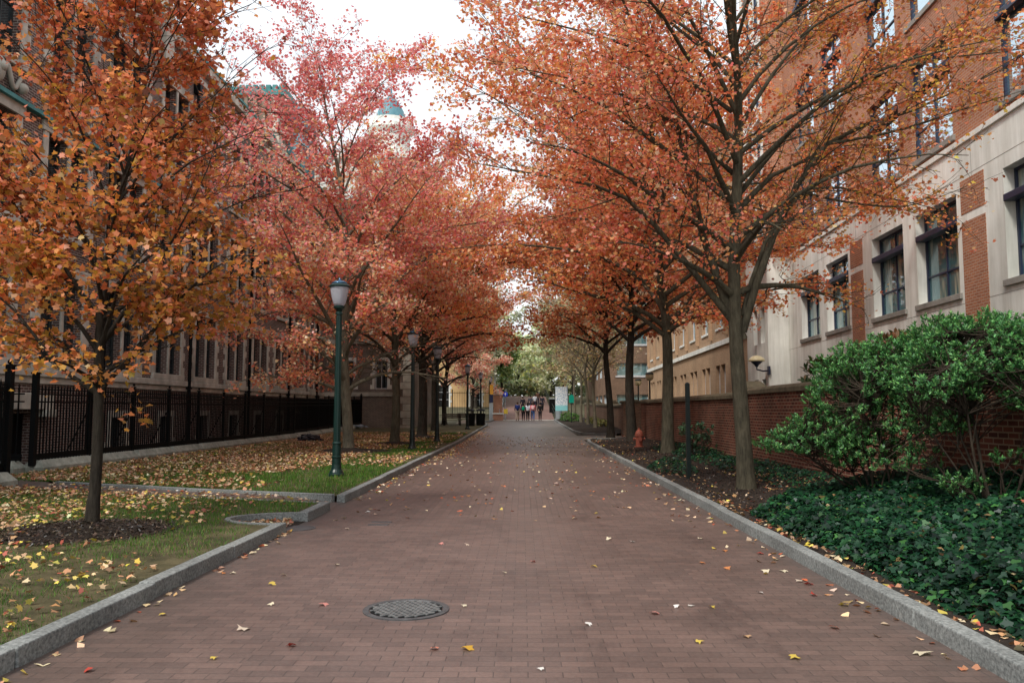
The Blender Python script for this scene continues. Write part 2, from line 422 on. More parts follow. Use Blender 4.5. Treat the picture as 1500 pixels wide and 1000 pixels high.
def tree(label, *a, **k):
    return tree_(label, *a, **k)
def tree_(label, x, y, H, R, r0, fork, nlimb, nleaf, lsize, cols, w, bark='bark_grey', seed=1, lean=(0, 0), shape=DIAM, group=None,
         extra=(), name='maple_tree', zbase=None, el0=24, el1=66, topcols=None, colfn=None, dens=None, spread=.11, peak=.25, altcols=None, sparse=1.0, maxlow=1.0, gain=(1.98, 2.12, 2.15)):
    rg = random.Random(seed); rs = np.random.RandomState(seed)
    zb = (gz(y) + .1) if zbase is None else zbase
    root = empty(name, (x, y, zb), label, 'tree', group)
    groups = {}
    def put(pts, rad, sides):
        groups.setdefault((len(pts), sides), []).append((pts, rad))
    segs = []                                                # (p, q, weight) where leaves hang
    # leader
    n = 16; L = []; rad = []
    wx = rg.uniform(0, 6); wy = rg.uniform(0, 6)
    for i in range(n):
        t = i / (n - 1)
        z = H * .95 * t
        amp = .012 * H * min(1, t * 3)
        L.append((lean[0] * t ** 1.6 + amp * math.sin(wx + t * 7), lean[1] * t ** 1.6 + amp * math.sin(wy + t * 6), z))
        rad.append(max(.012, r0 * (1 - t) ** .85))
    L[0] = (0, 0, -.12); rad[0] = r0 * 1.38
    L.insert(1, (0, 0, .10)); rad.insert(1, r0 * 1.2)
    L.insert(2, (L[2][0] * .4, L[2][1] * .4, .35)); rad.insert(2, r0 * 1.05)
    put(np.array(L), rad, 12)
    Lz = np.array([p[2] for p in L])
    def lead(z):
        return np.array([np.interp(z, Lz, [p[0] for p in L]), np.interp(z, Lz, [p[1] for p in L]), z]), np.interp(z, Lz, rad)
    limbs = []
    az = rg.uniform(0, 6.28)
    for i in range(nlimb):
        s = i / max(1, nlimb - 1)
        hz = fork + (H * .93 - fork) * s ** 1.15 + (rg.uniform(-.15, .15) if i else 0)
        az += 2.4 + rg.uniform(-.45, .45)
        if s < peak: pr = (.62 + .38 * s / peak) * maxlow + (1 - maxlow) * .4
        else: pr = math.sqrt(max(.02, 1 - ((s - peak) / (1.06 - peak)) ** 2))
        pr *= rg.uniform(.78, 1.12)
        el = math.radians(el0 + (el1 - el0) * s + rg.uniform(-9, 9))
        Lg = R * pr / max(.45, math.cos(el))
        if hz + Lg * math.sin(el) > H * 1.06: Lg = max(.5, (H * 1.06 - hz) / max(.3, math.sin(el)))
        p, rl = lead(hz)
        pts = [p]; e = el + math.radians(16); a = az
        m = 8
        for j in range(m - 1):
            e += math.radians(-6 + rg.uniform(-7, 7)); a += rg.uniform(-.14, .14)
            st = Lg / (m - 1)
            pts.append(pts[-1] + st * np.array([math.cos(a) * math.cos(e), math.sin(a) * math.cos(e), math.sin(e)]))
        r1 = min(rl * .62, .016 + .016 * Lg)
        limbs.append((np.array(pts), r1, Lg))
    for ex in extra:
        pts = resample(np.array(ex[0]) - np.array([x, y, zb]), 9)
        Lg = np.linalg.norm(np.diff(pts, axis=0), axis=1).sum()
        limbs.append((pts, ex[1], Lg))
    tw = {}
    for pts, r1, Lg in limbs:
        m = len(pts)
        put(pts, [max(.006, r1 * (1 - .93 * (j / (m - 1)) ** .9)) for j in range(m)], 7)
        ns = max(4, int(Lg / .36)); side = rg.choice((-1, 1))
        for q in range(ns):
            t = .16 + .84 * (q + rg.random() * .8) / ns
            if t > 1: t = 1
            f = t * (m - 1); i0 = min(int(f), m - 2); p = pts[i0] + (pts[i0 + 1] - pts[i0]) * (f - i0)
            d = pts[i0 + 1] - pts[i0]; d = d / np.linalg.norm(d)
            side = -side
            ang = side * math.radians(rg.uniform(32, 70)) if q < ns - 1 else rg.uniform(-.3, .3)
            hd = math.atan2(d[1], d[0]) + ang
            e = math.asin(max(-1, min(1, d[2]))) * .55 + math.radians(rg.uniform(-18, 28))
            l2 = min(2.0, max(.28, Lg * rg.uniform(.22, .42) * (1.15 - .7 * t)))
            sp = [p]
            for j in range(3):
                hd += rg.uniform(-.22, .22); e += rg.uniform(-.16, .18)
                sp.append(sp[-1] + l2 / 3 * np.array([math.cos(hd) * math.cos(e), math.sin(hd) * math.cos(e), math.sin(e)]))
            sp = np.array(sp)
            put(sp, [max(.004, r1 * .30 * (1 - t * .6) * g) for g in (1, .7, .5, .3)], 4)
            for j in range(1, 3): segs.append((sp[j], sp[j + 1], l2 / 3))
            nt_ = max(2, int(l2 / .17))
            for u in range(nt_):
                tt = .2 + .8 * (u + rg.random()) / nt_
                f2 = min(2.999, tt * 3); i2 = int(f2); pp = sp[i2] + (sp[i2 + 1] - sp[i2]) * (f2 - i2)
                h2 = hd + rg.choice((-1, 1)) * rg.uniform(.5, 1.3); e2 = e + rg.uniform(-.6, .6)
                l3 = rg.uniform(.18, .48) * (1 + .02 * H)
                dd = np.array([math.cos(h2) * math.cos(e2), math.sin(h2) * math.cos(e2), math.sin(e2)])
                q1 = pp + dd * l3 * .55; q2 = q1 + (dd + np.array([rg.uniform(-.3, .3), rg.uniform(-.3, .3), rg.uniform(-.1, .25)])) * l3 * .45
                put(np.array([pp, q1, q2]), [.0055, .004, .0025], 3)
                segs.append((pp, q1, l3 * .6)); segs.append((q1, q2, l3 * .9))
    V, F = tubes_np(groups)
    mesh_np('trunk', V, F, bark, root)
    A = np.array([s[0] for s in segs]); B = np.array([s[1] for s in segs]); W = np.array([s[2] for s in segs])
    # clumps: some twigs have lost their leaves
    mid = (A + B) / 2
    cl = np.array([noise.noise(Vector(p * .75) + Vector((seed * 3.1, 0, 0))) for p in mid])
    W = W * np.clip(.95 + 1.5 * cl * sparse, .06, 2)
    if dens is not None: W = W * np.array([dens(p + np.array([x, y, zb])) for p in mid])
    idx = rs.choice(len(segs), nleaf, p=W / W.sum())
    t = rs.rand(nleaf, 1)
    C = A[idx] * (1 - t) + B[idx] * t + rs.normal(0, spread * .6, (nleaf, 3)); C[:, 2] -= np.abs(rs.normal(0, spread * .5, nleaf))
    Nn = rs.normal(0, .62, (nleaf, 3)); Nn[:, 2] += .75
    S = lsize * rs.uniform(.62, 1.25, nleaf)
    K = palette(rs, cols, w, nleaf)
    if topcols is not None:
        K2 = palette(rs, topcols[0], topcols[1], nleaf)
        mix = np.clip((C[:, 2] - fork) / (H - fork) * 1.5 - .25 + rs.normal(0, .22, nleaf), 0, 1)[:, None]
        sel = rs.rand(nleaf, 1) < mix
        K = np.where(sel, K2, K)
    if altcols is not None:
        K2 = palette(rs, altcols[0], altcols[1], nleaf)
        pr_ = np.array([altcols[2](p + np.array([x, y, zb])) for p in C])
        K = np.where((rs.rand(nleaf) < pr_)[:, None], K2, K)
    cn = np.array([noise.noise(Vector(p * .9) + Vector((0, seed * 1.7, 5))) for p in C])
    K = K * (1 + .55 * cn)[:, None] * np.array(gain)
    K = np.minimum(K, .88)
    leaf_object('crown', 'leaf', C, Nn, S, K, shape, rs, root)
    return root

ORANGE = [(.50, .135, .055), (.45, .105, .05), (.52, .19, .065), (.38, .08, .045), (.60, .25, .14), (.26, .075, .035)]
OLIVE = [(.42, .20, .035), (.30, .19, .03), (.50, .26, .05), (.50, .145, .05), (.20, .16, .03), (.56, .17, .09)]
SALMON = [(.58, .20, .115), (.52, .15, .09), (.60, .26, .14), (.46, .11, .075), (.56, .23, .08), (.64, .34, .24)]
PINK = [(.50, .125, .115), (.42, .09, .09), (.56, .17, .15), (.34, .065, .07), (.60, .23, .20)]
RUST = [(.40, .125, .045), (.30, .085, .035), (.46, .18, .06), (.22, .065, .03), (.34, .17, .05), (.50, .14, .08)]
DRY = [(.27, .20, .12), (.20, .15, .09), (.34, .22, .11), (.30, .26, .13), (.16, .12, .08)]
GREEN = [(.11, .17, .05), (.16, .22, .07), (.08, .12, .04), (.26, .26, .09)]
YGREEN = [(.42, .41, .24), (.34, .37, .22), (.48, .43, .26), (.30, .33, .20)]
W6 = [4, 4, 3, 2, 2, 2]
GL = 'trees lining the left side of the walk'; GR = 'trees lining the right side of the walk'

tree('small orange and olive maple with slender trunk on the near left lawn', -5.2, 9.9, 7.1, 2.35, .072, 1.72, 34, 17500, .086,
     [(.42, .20, .04), (.34, .18, .035), (.48, .17, .06), (.30, .19, .03), (.58, .25, .13), (.22, .12, .03), (.50, .20, .08)], [3.2, 3, 4, 2.4, 1.8, 2, 2], 'bark_dark', 3, (.35, .2), MAPLE, GL, topcols=(RUST + [(.55, .20, .12)], W6 + [2]), el0=26, el1=64, spread=.14, peak=.2, sparse=1.3, gain=(1.5, 1.42, 1.35), dens=lambda p: 1 if p[2] < 4.3 else ((.55 if p[0] < -5.7 else 1.0) if p[0] < -3.85 - .12 * (p[2] - 4.3) else .03),
     extra=[([(-5.2, 9.9, 1.8), (-4.75, 9.75, 2.15), (-4.2, 9.6, 2.75), (-3.7, 9.5, 3.2), (-3.25, 9.4, 3.4)], .038),
            ([(-5.2, 9.9, 2.3), (-4.7, 9.8, 3.0), (-4.2, 9.7, 3.7), (-3.8, 9.6, 4.5)], .034),
            ([(-5.2, 9.9, 1.75), (-5.6, 9.7, 2.1), (-6.1, 9.5, 2.8), (-6.8, 9.4, 3.3)], .036),
            ([(-5.2, 9.9, 1.72), (-4.9, 9.6, 1.9), (-4.5, 9.4, 2.3), (-4.15, 9.3, 2.6)], .026),
            ([(-5.2, 9.9, 2.6), (-5.7, 9.8, 3.4), (-6.3, 9.6, 4.2), (-6.7, 9.5, 5.2)], .034)])
tree('tall pink and salmon maple with pale trunk just behind the nearest left lamp', -5.95, 28, 14.3, 5.0, .19, 1.7, 44, 46000, .105,
     SALMON, W6, 'bark_pale', 5, (-1.1, 0), HEX, GL, topcols=(PINK, [4, 3, 3, 2, 2]), el0=26, el1=58, peak=.22, spread=.15, dens=lambda p: (.04 if (p[2] < 4.3 and p[0] > -6.0) else 1.15) if p[2] < 8.5 else .75)
tree('salmon maple with forked grey trunk between the first two left lamps', -5.35, 34.2, 11, 4.4, .20, 2.6, 32, 23000, .125,
     SALMON, W6, 'bark_grey', 8, (.2, 0), HEX, GL, spread=.17, dens=lambda p: .03 if p[2] < 4.9 else 1)
tree('dark trunked orange maple between the second and third left lamps', -5.15, 41.8, 13.2, 7.2, .25, 3.5, 40, 36000, .145,
     [(.56, .16, .07), (.48, .12, .05), (.58, .24, .08), (.40, .09, .05), (.50, .20, .05), (.62, .28, .16)], W6, 'bark_dark', 13, (.5, 0), DIAM, GL, spread=.2, dens=lambda p: .02 if p[2] < 5.2 else 1)
tree('orange maple leaning over the walk beyond the third left lamp', -5.6, 52, 13, 7.4, .2, 3.4, 36, 29000, .165,
     SALMON, W6, 'bark_dark', 17, (.6, 0), DIAM, GL, spread=.2, dens=lambda p: .02 if p[2] < 5.2 else 1)
tree('pinkish maple beside the benches on the left', -6.3, 66, 12, 5.8, .2, 2.8, 30, 17000, .19,
     [(.58, .20, .13), (.52, .15, .11), (.60, .30, .18), (.46, .12, .09)], [3, 3, 2, 2], 'bark_dark', 19, (.5, 0), DIAM, GL, spread=.22, dens=lambda p: .05 if p[2] < 4.7 else 1)
tree('pale pink maple behind the brick gate pier', -5.2, 84, 9.5, 3.8, .16, 2.6, 24, 9000, .22,
     [(.60, .27, .20), (.52, .20, .14), (.62, .36, .22), (.45, .16, .12)], [3, 3, 2, 2], 'bark_dark', 23, (0, 0), DIAM, GL, spread=.25)

tree('large rust orange maple with thick forked trunk beside the evergreen shrub', 4.1, 15.1, 13.4, 5.3, .158, 3.45, 44, 52000, .078,
     ORANGE + [(.56, .15, .10), (.50, .10, .08)], W6 + [3, 2], 'bark_grey', 29, (-.35, 0), MAPLE, GR, topcols=(SALMON, W6), spread=.13, el0=18, el1=64, altcols=(RUST + OLIVE[:2], W6 + [2, 1.5], lambda p: (p[0] - 2.6) / 3.2),
     dens=lambda p: (1.6 if p[0] < 2.9 else (.6 if p[0] < 4.6 else (.22 if p[0] < 5.8 else (1.0 if p[2] > 6.3 else .75)))),
     extra=[([(4.1, 15.1, 2.85), (3.5, 15.0, 4.3), (3.05, 14.9, 6.2), (2.6, 14.7, 7.8), (1.8, 14.5, 9.2), (1.3, 14.3, 10.6)], .095),
            ([(4.1, 15.1, 2.95), (3.0, 14.9, 4.3), (1.9, 14.6, 5.4), (.7, 14.4, 5.7), (-.9, 14.2, 5.95)], .075),
            ([(4.1, 15.1, 3.0), (4.7, 15.0, 4.8), (5.7, 14.9, 6.5), (7.2, 14.7, 7.05), (9.1, 14.5, 7.9)], .085), ([(5.7, 14.9, 6.5), (6.8, 14.5, 6.6), (7.9, 14.2, 6.9), (9.0, 14.0, 7.2)], .035), ([(5.4, 15.1, 5.6), (6.2, 14.7, 5.3), (7.0, 14.4, 5.2), (7.9, 14.2, 5.5)], .03),
            ([(4.1, 15.1, 3.3), (4.6, 15.2, 4.7), (5.4, 15.1, 5.7), (6.6, 15.0, 5.55), (7.9, 14.9, 5.2)], .05),
            ([(4.1, 15.1, 5.6), (5.2, 14.6, 6.9), (6.6, 14.2, 7.6), (8.2, 14.0, 8.6)], .05),
            ([(4.0, 15.1, 6.0), (2.6, 14.5, 6.9), (1.2, 14.2, 7.4), (-.6, 14.0, 7.7)], .05),
            ([(4.0, 15.1, 7.2), (2.4, 15.2, 8.4), (.8, 15.3, 9.0), (-.7, 15.4, 9.4)], .045)])
tree('orange maple with grey trunk leaning beside the black post', 4.7, 26.5, 13.4, 7.2, .21, 3.9, 40, 42000, .12,
     [(.50, .145, .055), (.42, .10, .045), (.52, .20, .07), (.34, .08, .04), (.46, .17, .045), (.58, .24, .12)], W6, 'bark_grey', 31, (-.5, 0), HEX, GR, spread=.17,
     extra=[([(4.6, 26.5, 4.0), (3.6, 26.2, 4.7), (2.4, 26, 5.2), (1.0, 25.8, 5.6), (-.4, 25.6, 6.0)], .08),
            ([(4.7, 26.5, 4.0), (5.5, 26.2, 4.9), (6.4, 25.9, 5.6), (7.3, 25.7, 6.6)], .07)])
tree('rust orange tree with dark trunk just behind the fire hydrant', 5.1, 38, 13.6, 7.4, .24, 4.6, 38, 34000, .145,
     RUST + SALMON[:3], W6 + [2, 2, 2], 'bark_dark', 37, (-.3, 0), DIAM, GR, spread=.18, dens=lambda p: .04 if p[2] < 5.0 else 1)
tree('brown orange tree with dark trunk at the end of the near brick wall', 4.75, 44, 13, 7.2, .2, 4.4, 36, 29000, .155,
     RUST + SALMON[:3], W6 + [2, 2, 2], 'bark_dark', 41, (-.4, 0), DIAM, GR, spread=.2, dens=lambda p: .04 if p[2] < 4.9 else 1)
GT = 'thin grey trees with dry leaves on the far right'
for i, (x, y, h, nl, lab) in enumerate([
        (5.0, 56, 9.8, 4200, 'thin pale trunked tree, nearest of the dry leaved row on the right'),
        (5.05, 63, 10.2, 4300, 'thin pale trunked tree, second of the dry leaved row on the right'),
        (5.1, 71, 10.4, 4300, 'thin pale trunked tree, third of the dry leaved row on the right'),
        (5.2, 80, 11.0, 4600, 'thin dry leaved tree behind the green sign, last of its row')]):
    tree(lab, x, y, h, 4.3, .13, 3.4, 24, nl, .19, DRY, [3, 3, 2, 2, 2], 'bark_pale', 50 + i, (-.3, 0), DIAM, GT, name='thin_tree', spread=.24, el0=34)
FB = 'trees beyond the ramp'
for i, (x, y, h, R, cols, lab) in enumerate([
        (-5.6, 98, 14, 5.0, [(.24, .25, .16), (.29, .27, .18), (.18, .19, .12)], 'grey green tree left of the ramp behind the gate pier'),
        (-2.8, 112, 9, 3.0, GREEN, 'bright green tree at the left edge of the ramp'),
        (6.4, 104, 12, 4.6, DRY + [(.30, .30, .10)], 'bare brown tree at the right edge of the ramp'),
        (6.2, 124, 13, 5.0, YGREEN, 'yellow green tree arching over the top of the ramp'),
        (-7.5, 132, 13, 5.0, [(.36, .34, .10), (.22, .26, .07), (.45, .36, .12)], 'yellowish tree beyond the top of the ramp on the left'),
        (2.6, 168, 10, 5.0, [(.52, .45, .14), (.45, .42, .16), (.36, .36, .12)], 'pale yellow tree far off beyond the ramp'),
        (-4.5, 190, 16, 6.0, [(.30, .33, .14), (.38, .36, .18)], 'tall pale green tree far off beyond the ramp'),
        (-.8, 140, 10, 4.5, YGREEN, 'yellow green tree in the gap at the top of the ramp'),
        (4.8, 136, 9, 4.0, [(.46, .41, .26), (.40, .37, .24), (.34, .34, .2)], 'golden tree right of the gap at the top of the ramp'),
        (-6.5, 118, 15, 5.0, [(.22, .26, .14), (.27, .28, .16)], 'dark green tree behind the left end of the ramp railing'),
        (11, 150, 15, 6.0, [(.30, .28, .12), (.36, .30, .14)], 'olive tree far off on the right beyond the ramp')]):
    tree(lab, x, y, h, R, .2, 2.2 if y < 130 else .5, 26, 7500, .30 if y < 120 else .42, cols, [2] * len(cols), 'bark_dark', 70 + i, (0, 0), DIAM, FB, name='background_tree', spread=.35)

hp = []
for _ in range(9000):
    x = random.uniform(-30, 34); y = random.uniform(136, 146)
    top = 2.6 + 1.6 * noise.noise(Vector((x * .25, y * .3, 1)))
    z = 3.7 + top * random.random() ** .8
    hp.append((x, y, z))
hp = np.array(hp); r7 = np.random.RandomState(7)
tag(leaf_object('far_shrubbery', 'leaf_green', hp, r7.normal(0, 1, (len(hp), 3)), .55 * r7.uniform(.6, 1.2, len(hp)), palette(r7, [(.26, .30, .14), (.34, .32, .16), (.20, .24, .11), (.42, .34, .16), (.15, .18, .09)], [3, 3, 3, 1, 2], len(hp), .25) * (.75 + .5 * np.array([[noise.noise(Vector(p * .5))] for p in hp])), DIAM, r7),
    'low mixed shrubbery closing the view beyond the top of the ramp', 'shrubbery', kind='stuff')

# ------------------------------------------------------------------ ground, walk, kerbs, lawns, beds
ys = [-60, -20, 0, 12.2, 20, 30, 38, 46, 54, 62, 70, 77, 84, 92, 100, 108, 116, 123, 130, 250, 900]
g = MB()
xs = [-900, -120, -40, -16, -8, 0, 8, 16, 40, 120, 900]
for a, b in zip(ys, ys[1:]):
    for c, d in zip(xs, xs[1:]):
        g.quad((c, a, gz(a) - .06), (d, a, gz(a) - .06), (d, b, gz(b) - .06), (c, b, gz(b) - .06))
struct(g.build('ground', 'ground'))
pth = MB()
ysp = [-20, 0, 12.2, 20, 30, 38, 46, 54, 62, 70, 77, 83]
for a, b in zip(ysp, ysp[1:]):
    rot = a >= 12.2
    ed = [(-3.16, -3.16), (-1.72, -1.72), (1.64, 1.64), (rx(a) + .1, rx(b) + .1)]
    for k in range(3):
        x0, x1 = ed[k], ed[k + 1]
        pp = [(x0[0], a, gz(a)), (x1[0], a, gz(a)), (x1[1], b, gz(b)), (x0[1], b, gz(b))]
        off = (.07 * k, .05 * k)
        uv = [((p[1] + off[1], p[0] + off[0]) if rot else (p[0] + off[0], p[1] + off[1])) for p in pp]
        pth.quad(*pp, uv=uv)
# side branch on the right, between the two walls
pth.quad((rx(41.4) + .1, 41.2, gz(41.2) + .002), (14, 41.2, gz(41.2) + .002), (14, 46.6, gz(46.6) + .002), (rx(46.6) + .1, 46.6, gz(46.6) + .002))
# widening on the left, near the gate
pth.quad((-6, 70, gz(70) + .004), (-3.15, 70, gz(70) + .004), (-3.15, 83, gz(83) + .004), (-6, 83, gz(83) + .004))
struct(pth.build('brick_path', 'paver'))
rp = MB()
for a, b in zip([83.4, 92, 100, 108, 116, 130, 200], [92, 100, 108, 116, 130, 200, 400]):
    rp.quad((-2.3, a, gz(a) + .01), (3.3, a, gz(a) + .01), (3.3, b, gz(b) + .01), (-2.3, b, gz(b) + .01))
M['paver_red'] = m_brick('ramp_brick', (.23, .135, .115), (.17, .10, .088), (.10, .08, .07), .205, .1025, .0045, .3, .7, (.8, 1.1), .3)
struct(rp.build('brick_ramp', 'paver_red'))
st = MB(); st.box(-3.2, 3.4, 83, 83.4, .3, gz(83.2) + .03); struct(st.build('stone_strip', 'stone'))

# crossing path over the left lawn
cp = MB()
cp.quad((-3.0, 12.74, .004), (-3.0, 13.72, .004), (-4.2, 14.13, .098), (-4.2, 13.14, .098))
cp.quad((-4.2, 13.14, .098), (-4.2, 14.13, .098), (-9.3, 16.15, .10), (-9.6, 15.25, .10))
cp.quad((-9.6, 15.25, .10), (-9.3, 16.15, .10), (-11.3, 18.2, .10), (-13.9, 18.2, .10), (-13.9, 15.3, .10))
struct(cp.build('side_path', 'paver'))

def kerb_run(mb, pts, w=.14, h=.13, side=1, ln=1.9, rg=random.Random(4), gap=.007):
    """granite stones along a polyline, each a slightly different block"""
    pts = [Vector((p[0], p[1])) for p in pts]
    for a, b in zip(pts, pts[1:]):
        L = (b - a).length; k = max(1, round(L / ln)); u = (b - a) / L; nn = Vector((-u.y, u.x)) * side
        for i in range(k):
            j1, j2, j3 = rg.uniform(-.006, .006), rg.uniform(-.006, .006), rg.uniform(-.008, .006)
            o = a + u * (L * i / k) + nn * j1
            e = a + u * (L * (i + 1) / k) + nn * j2
            q = [o + u * gap, e - u * gap, e - u * gap + nn * w, o + u * gap + nn * w]
            n0 = len(mb.v)
            for z in (-.1, h + j3):
                for p in q: mb.v.append((p.x, p.y, gz(p.y) + z))
            for f in ((3, 2, 1, 0), (4, 5, 6, 7), (0, 1, 5, 4), (1, 2, 6, 5), (2, 3, 7, 6), (3, 0, 4, 7)):
                mb.f.append(tuple(n0 + t for t in f))
kl = MB()
kerb_run(kl, [(-3.14, -3), (-3.05, 5), (-3.0, 10.45)], side=1)
kerb_run(kl, [(-2.98, 11.42), (-2.97, 12.72)], side=1)
kerb_run(kl, [(-2.97, 13.75), (lx(24), 24), (lx(34), 34), (lx(46), 46), (lx(58), 58), (lx(66), 66), (-3.0, 69), (-3.5, 71)], side=1)
kerb_run(kl, [(-3.7, 74.5), (-2.95, 77), (-2.85, 82.8)], side=1)
struct(kl.build('left_kerb', 'granite', bevel=.012))
kr = MB()
kerb_run(kr, [(2.70, -3), (rx(6), 6), (rx(14), 14), (rx(24), 24), (rx(33), 33), (rx(37), 37), (rx(39.5) + .12, 39.5), (rx(40.6) + .6, 40.8), (5.6, 41.1)], side=-1)
kerb_run(kr, [(5.4, 46.75), (4.1, 47.0), (3.45, 48.2), (3.2, 52), (3.2, 60), (3.2, 70), (3.2, 82.8)], side=-1)
struct(kr.build('right_kerb', 'granite', bevel=.012))
# thin stone edging along the crossing path and the ring round the inlet
eg = MB()
kerb_run(eg, [(-3.14, 12.76), (-6, 13.75), (-9.6, 15.2)], w=.08, h=.112, side=-1, ln=1.2)
kerb_run(eg, [(-3.14, 13.76), (-6, 14.75), (-9.2, 16.2)], w=.10, h=.15, side=1, ln=1.5)
ring = [(-3.02 - .85 * math.sin(t), 10.93 - .53 * math.cos(t)) for t in [PI * k / 14 for k in range(15)]]
ro = [Vector((p[0], p[1])) for p in ring]
cen = Vector((-3.02, 10.93)); i0 = len(eg.v)
for p in ro:
    o_ = (p - cen).normalized() * .075
    for (q, z) in ((p, -.05), (p, .124), (p + o_, .124), (p + o_, -.05)): eg.v.append((q.x, q.y, z))
for k in range(len(ro) - 1):
    for t in range(4):
        a = i0 + 4 * k; eg.f.append((a + t, a + (t + 1) % 4, a + 4 + (t + 1) % 4, a + 4 + t))
eg.f.append((i0, i0 + 1, i0 + 2, i0 + 3)); a = i0 + 4 * (len(ro) - 1); eg.f.append((a + 3, a + 2, a + 1, a))
struct(eg.build('stone_edging', 'granite', bevel=.006))
fl = MB(); fl.quad(*[(p[0], p[1], .006) for p in ring]); struct(fl.build('inlet_floor', 'mulch'))

def flat_poly(mb, outline, z):
    tri = tessellate_polygon([[Vector((p[0], p[1], 0)) for p in outline]])
    i = len(mb.v)
    mb.v += [(p[0], p[1], z) for p in outline]
    for t in tri: mb.f.append(tuple(i + k for k in t))
lawn = MB()
near_out = [(-14, -4), (-3.2, -4), (-3.12, 10.36)] + [(-3.02 - .9 * math.sin(t), 10.93 - .57 * math.cos(t)) for t in [PI * k / 14 for k in range(1, 14)]] + [(-3.1, 11.46), (-3.1, 12.74), (-9.6, 15.18), (-14, 15.2)]
flat_poly(lawn, near_out, .105)
flat_poly(lawn, [(-3.1, 13.8), (-3.1, 38), (-11.3, 38), (-11.3, 18.3), (-9.25, 16.25)], .105)
for a, b in zip([38, 46, 54, 62], [46, 54, 62, 70]):
    lawn.quad((-11.3, a, gz(a) + .105), (lx(a) - .1, a, gz(a) + .105), (lx(b) - .1, b, gz(b) + .105), (-11.3, b, gz(b) + .105))
struct(lawn.build('lawn', 'soil'))
ar = MB(); ar.quad((-14.2, 18.2, -.02), (-11.3, 18.2, -.02), (-11.3, 57, .1), (-14.2, 57, .1)); struct(ar.build('basement_yard', 'mulch'))

bed = MB()
def bed_z(x, y, x0): return gz(y) + .09 + .035 * math.sin(y * 1.3 + x) * .6 + .05 * max(0, x - x0 - .15)
yb = [-3 + 1.0 * k for k in range(44)]
for a, b in zip(yb, yb[1:]):
    for k in range(6):
        f0, f1 = k / 6, (k + 1) / 6
        q = []
        for (yy, ff) in ((a, f0), (a, f1), (b, f1), (b, f0)):
            x0 = rx(yy) + .13; xx = x0 + (6.0 - x0) * ff
            q.append((xx, yy, bed_z(xx, yy, x0) if ff > 0 else gz(yy) + .10))
        bed.quad(*q)
bed.quad((3.50, 48.5, gz(48) + .1), (4.15, 47.2, gz(47) + .1), (6.4, 46.98, gz(47) + .12), (6.4, 54, gz(54) + .25), (3.34, 54, gz(54) + .1))
for a, b in zip([54, 62, 70, 77], [62, 70, 77, 83]):
    bed.quad((3.34, a, gz(a) + .1), (6.4, a, gz(a) + .25), (6.4, b, gz(b) + .25), (3.34, b, gz(b) + .1))
struct(bed.build('planting_bed', 'mulch', smooth=True))

mu = MB()
for (cx, cy, r, h) in [(-5.2, 9.75, .98, .10), (-5.95, 27.9, 1.6, .16), (-5.35, 34.1, 1.3, .14), (-5.15, 41.6, 1.3, .12)]:
    i0 = len(mu.v); nr, na = 5, 26
    for j in range(nr + 1):
        for k in range(na):
            a = 2 * PI * k / na; rr = r * j / nr * (1 + .10 * math.sin(3 * a + cx) + .05 * math.sin(7 * a))
            zz = gz(cy) + .108 + h * (math.cos(PI * j / nr) * .5 + .5) + .008 * math.sin(k * 5.1 + j)
            if j == nr: zz = gz(cy) + .10
            mu.v.append((cx + rr * math.cos(a), cy + rr * math.sin(a), zz))
    for j in range(nr):
        for k in range(na):
            a = i0 + j * na + k; b = i0 + j * na + (k + 1) % na
            mu.f.append((a, b, b + na, a + na))
struct(mu.build('mulch_mound', 'mulch', smooth=True))

# ------------------------------------------------------------------ grass, litter, ivy
def in_inlet(x, y): return ((x + 3.02) / .95) ** 2 + ((y - 10.93) / .62) ** 2 < 1
def side_path_lo(x): return 12.74 + (-3.1 - x) * .378
def side_path_hi(x): return 13.84 + (-3.1 - x) * .395
def on_lawn(x, y):
    if x > -3.17 or x < -11.2 or y > 69 or in_inlet(x, y): return False
    if side_path_lo(x) - .02 < y < side_path_hi(x) + .03: return False
    return True
MOUNDS = [(-5.2, 9.75, .95), (-5.95, 27.9, 1.5), (-5.35, 34.1, 1.2), (-5.15, 41.6, 1.2)]
def in_mound(x, y): return any((x - a) ** 2 + (y - b) ** 2 < r * r for a, b, r in MOUNDS)
def ivy_top(x, y):
    """height of the ivy mat over the bed"""
    x0 = rx(y) + .18
    x0 += .10 + .16 * noise.noise(Vector((y * 1.7, 0, 4)))
    e = min(1, max(0, (x - x0) / .40)) * min(1, max(0, (12.4 - .55 * max(0, (4.2 - x)) - y) / .8))
    return (.30 + .10 * noise.noise(Vector((x * 1.1, y * 1.1, 1))) + .14 * max(0, x - 4.0)) * e
rs = np.random.RandomState(5)
P = []; K = []; H = []
tries = 0
while len(P) < 150000 and tries < 1200000:
    tries += 1
    u = random.random(); y = 4.2 + 44 * u ** 1.9; x = random.uniform(-11.2, -3.17)
    if not on_lawn(x, y) or in_mound(x, y): continue
    nz = noise.noise(Vector((x * .55, y * .5, 2))) + .45 * noise.noise(Vector((x * 2.1, y * 2.1, 7)))
    bias = .0
    if x > -4.6 and y < 9.5: bias -= .22                    # worn soil by the kerb
    if 10.4 < y < 13.2 or 14 < y < 19: bias += .45           # lush strip each side of the crossing path
    if y > 22: bias -= .25
    if nz + bias < random.uniform(-.55, .30): continue
    P.append((x, y, gz(y) + .10)); H.append(random.uniform(.55, 1.25) * (1 + .3 * (nz + bias)))
P = np.array(P); H = np.array(H); n = len(P)
far = np.clip(P[:, 1] / 12, .8, 2.2)
ang = rs.rand(n) * 2 * PI; w_ = .0045 * far
d = np.stack([np.cos(ang), np.sin(ang), np.zeros(n)], 1) * w_[:, None]
tip = P + np.stack([rs.normal(0, .018, n), rs.normal(0, .018, n), .055 * H * np.sqrt(far)], 1)
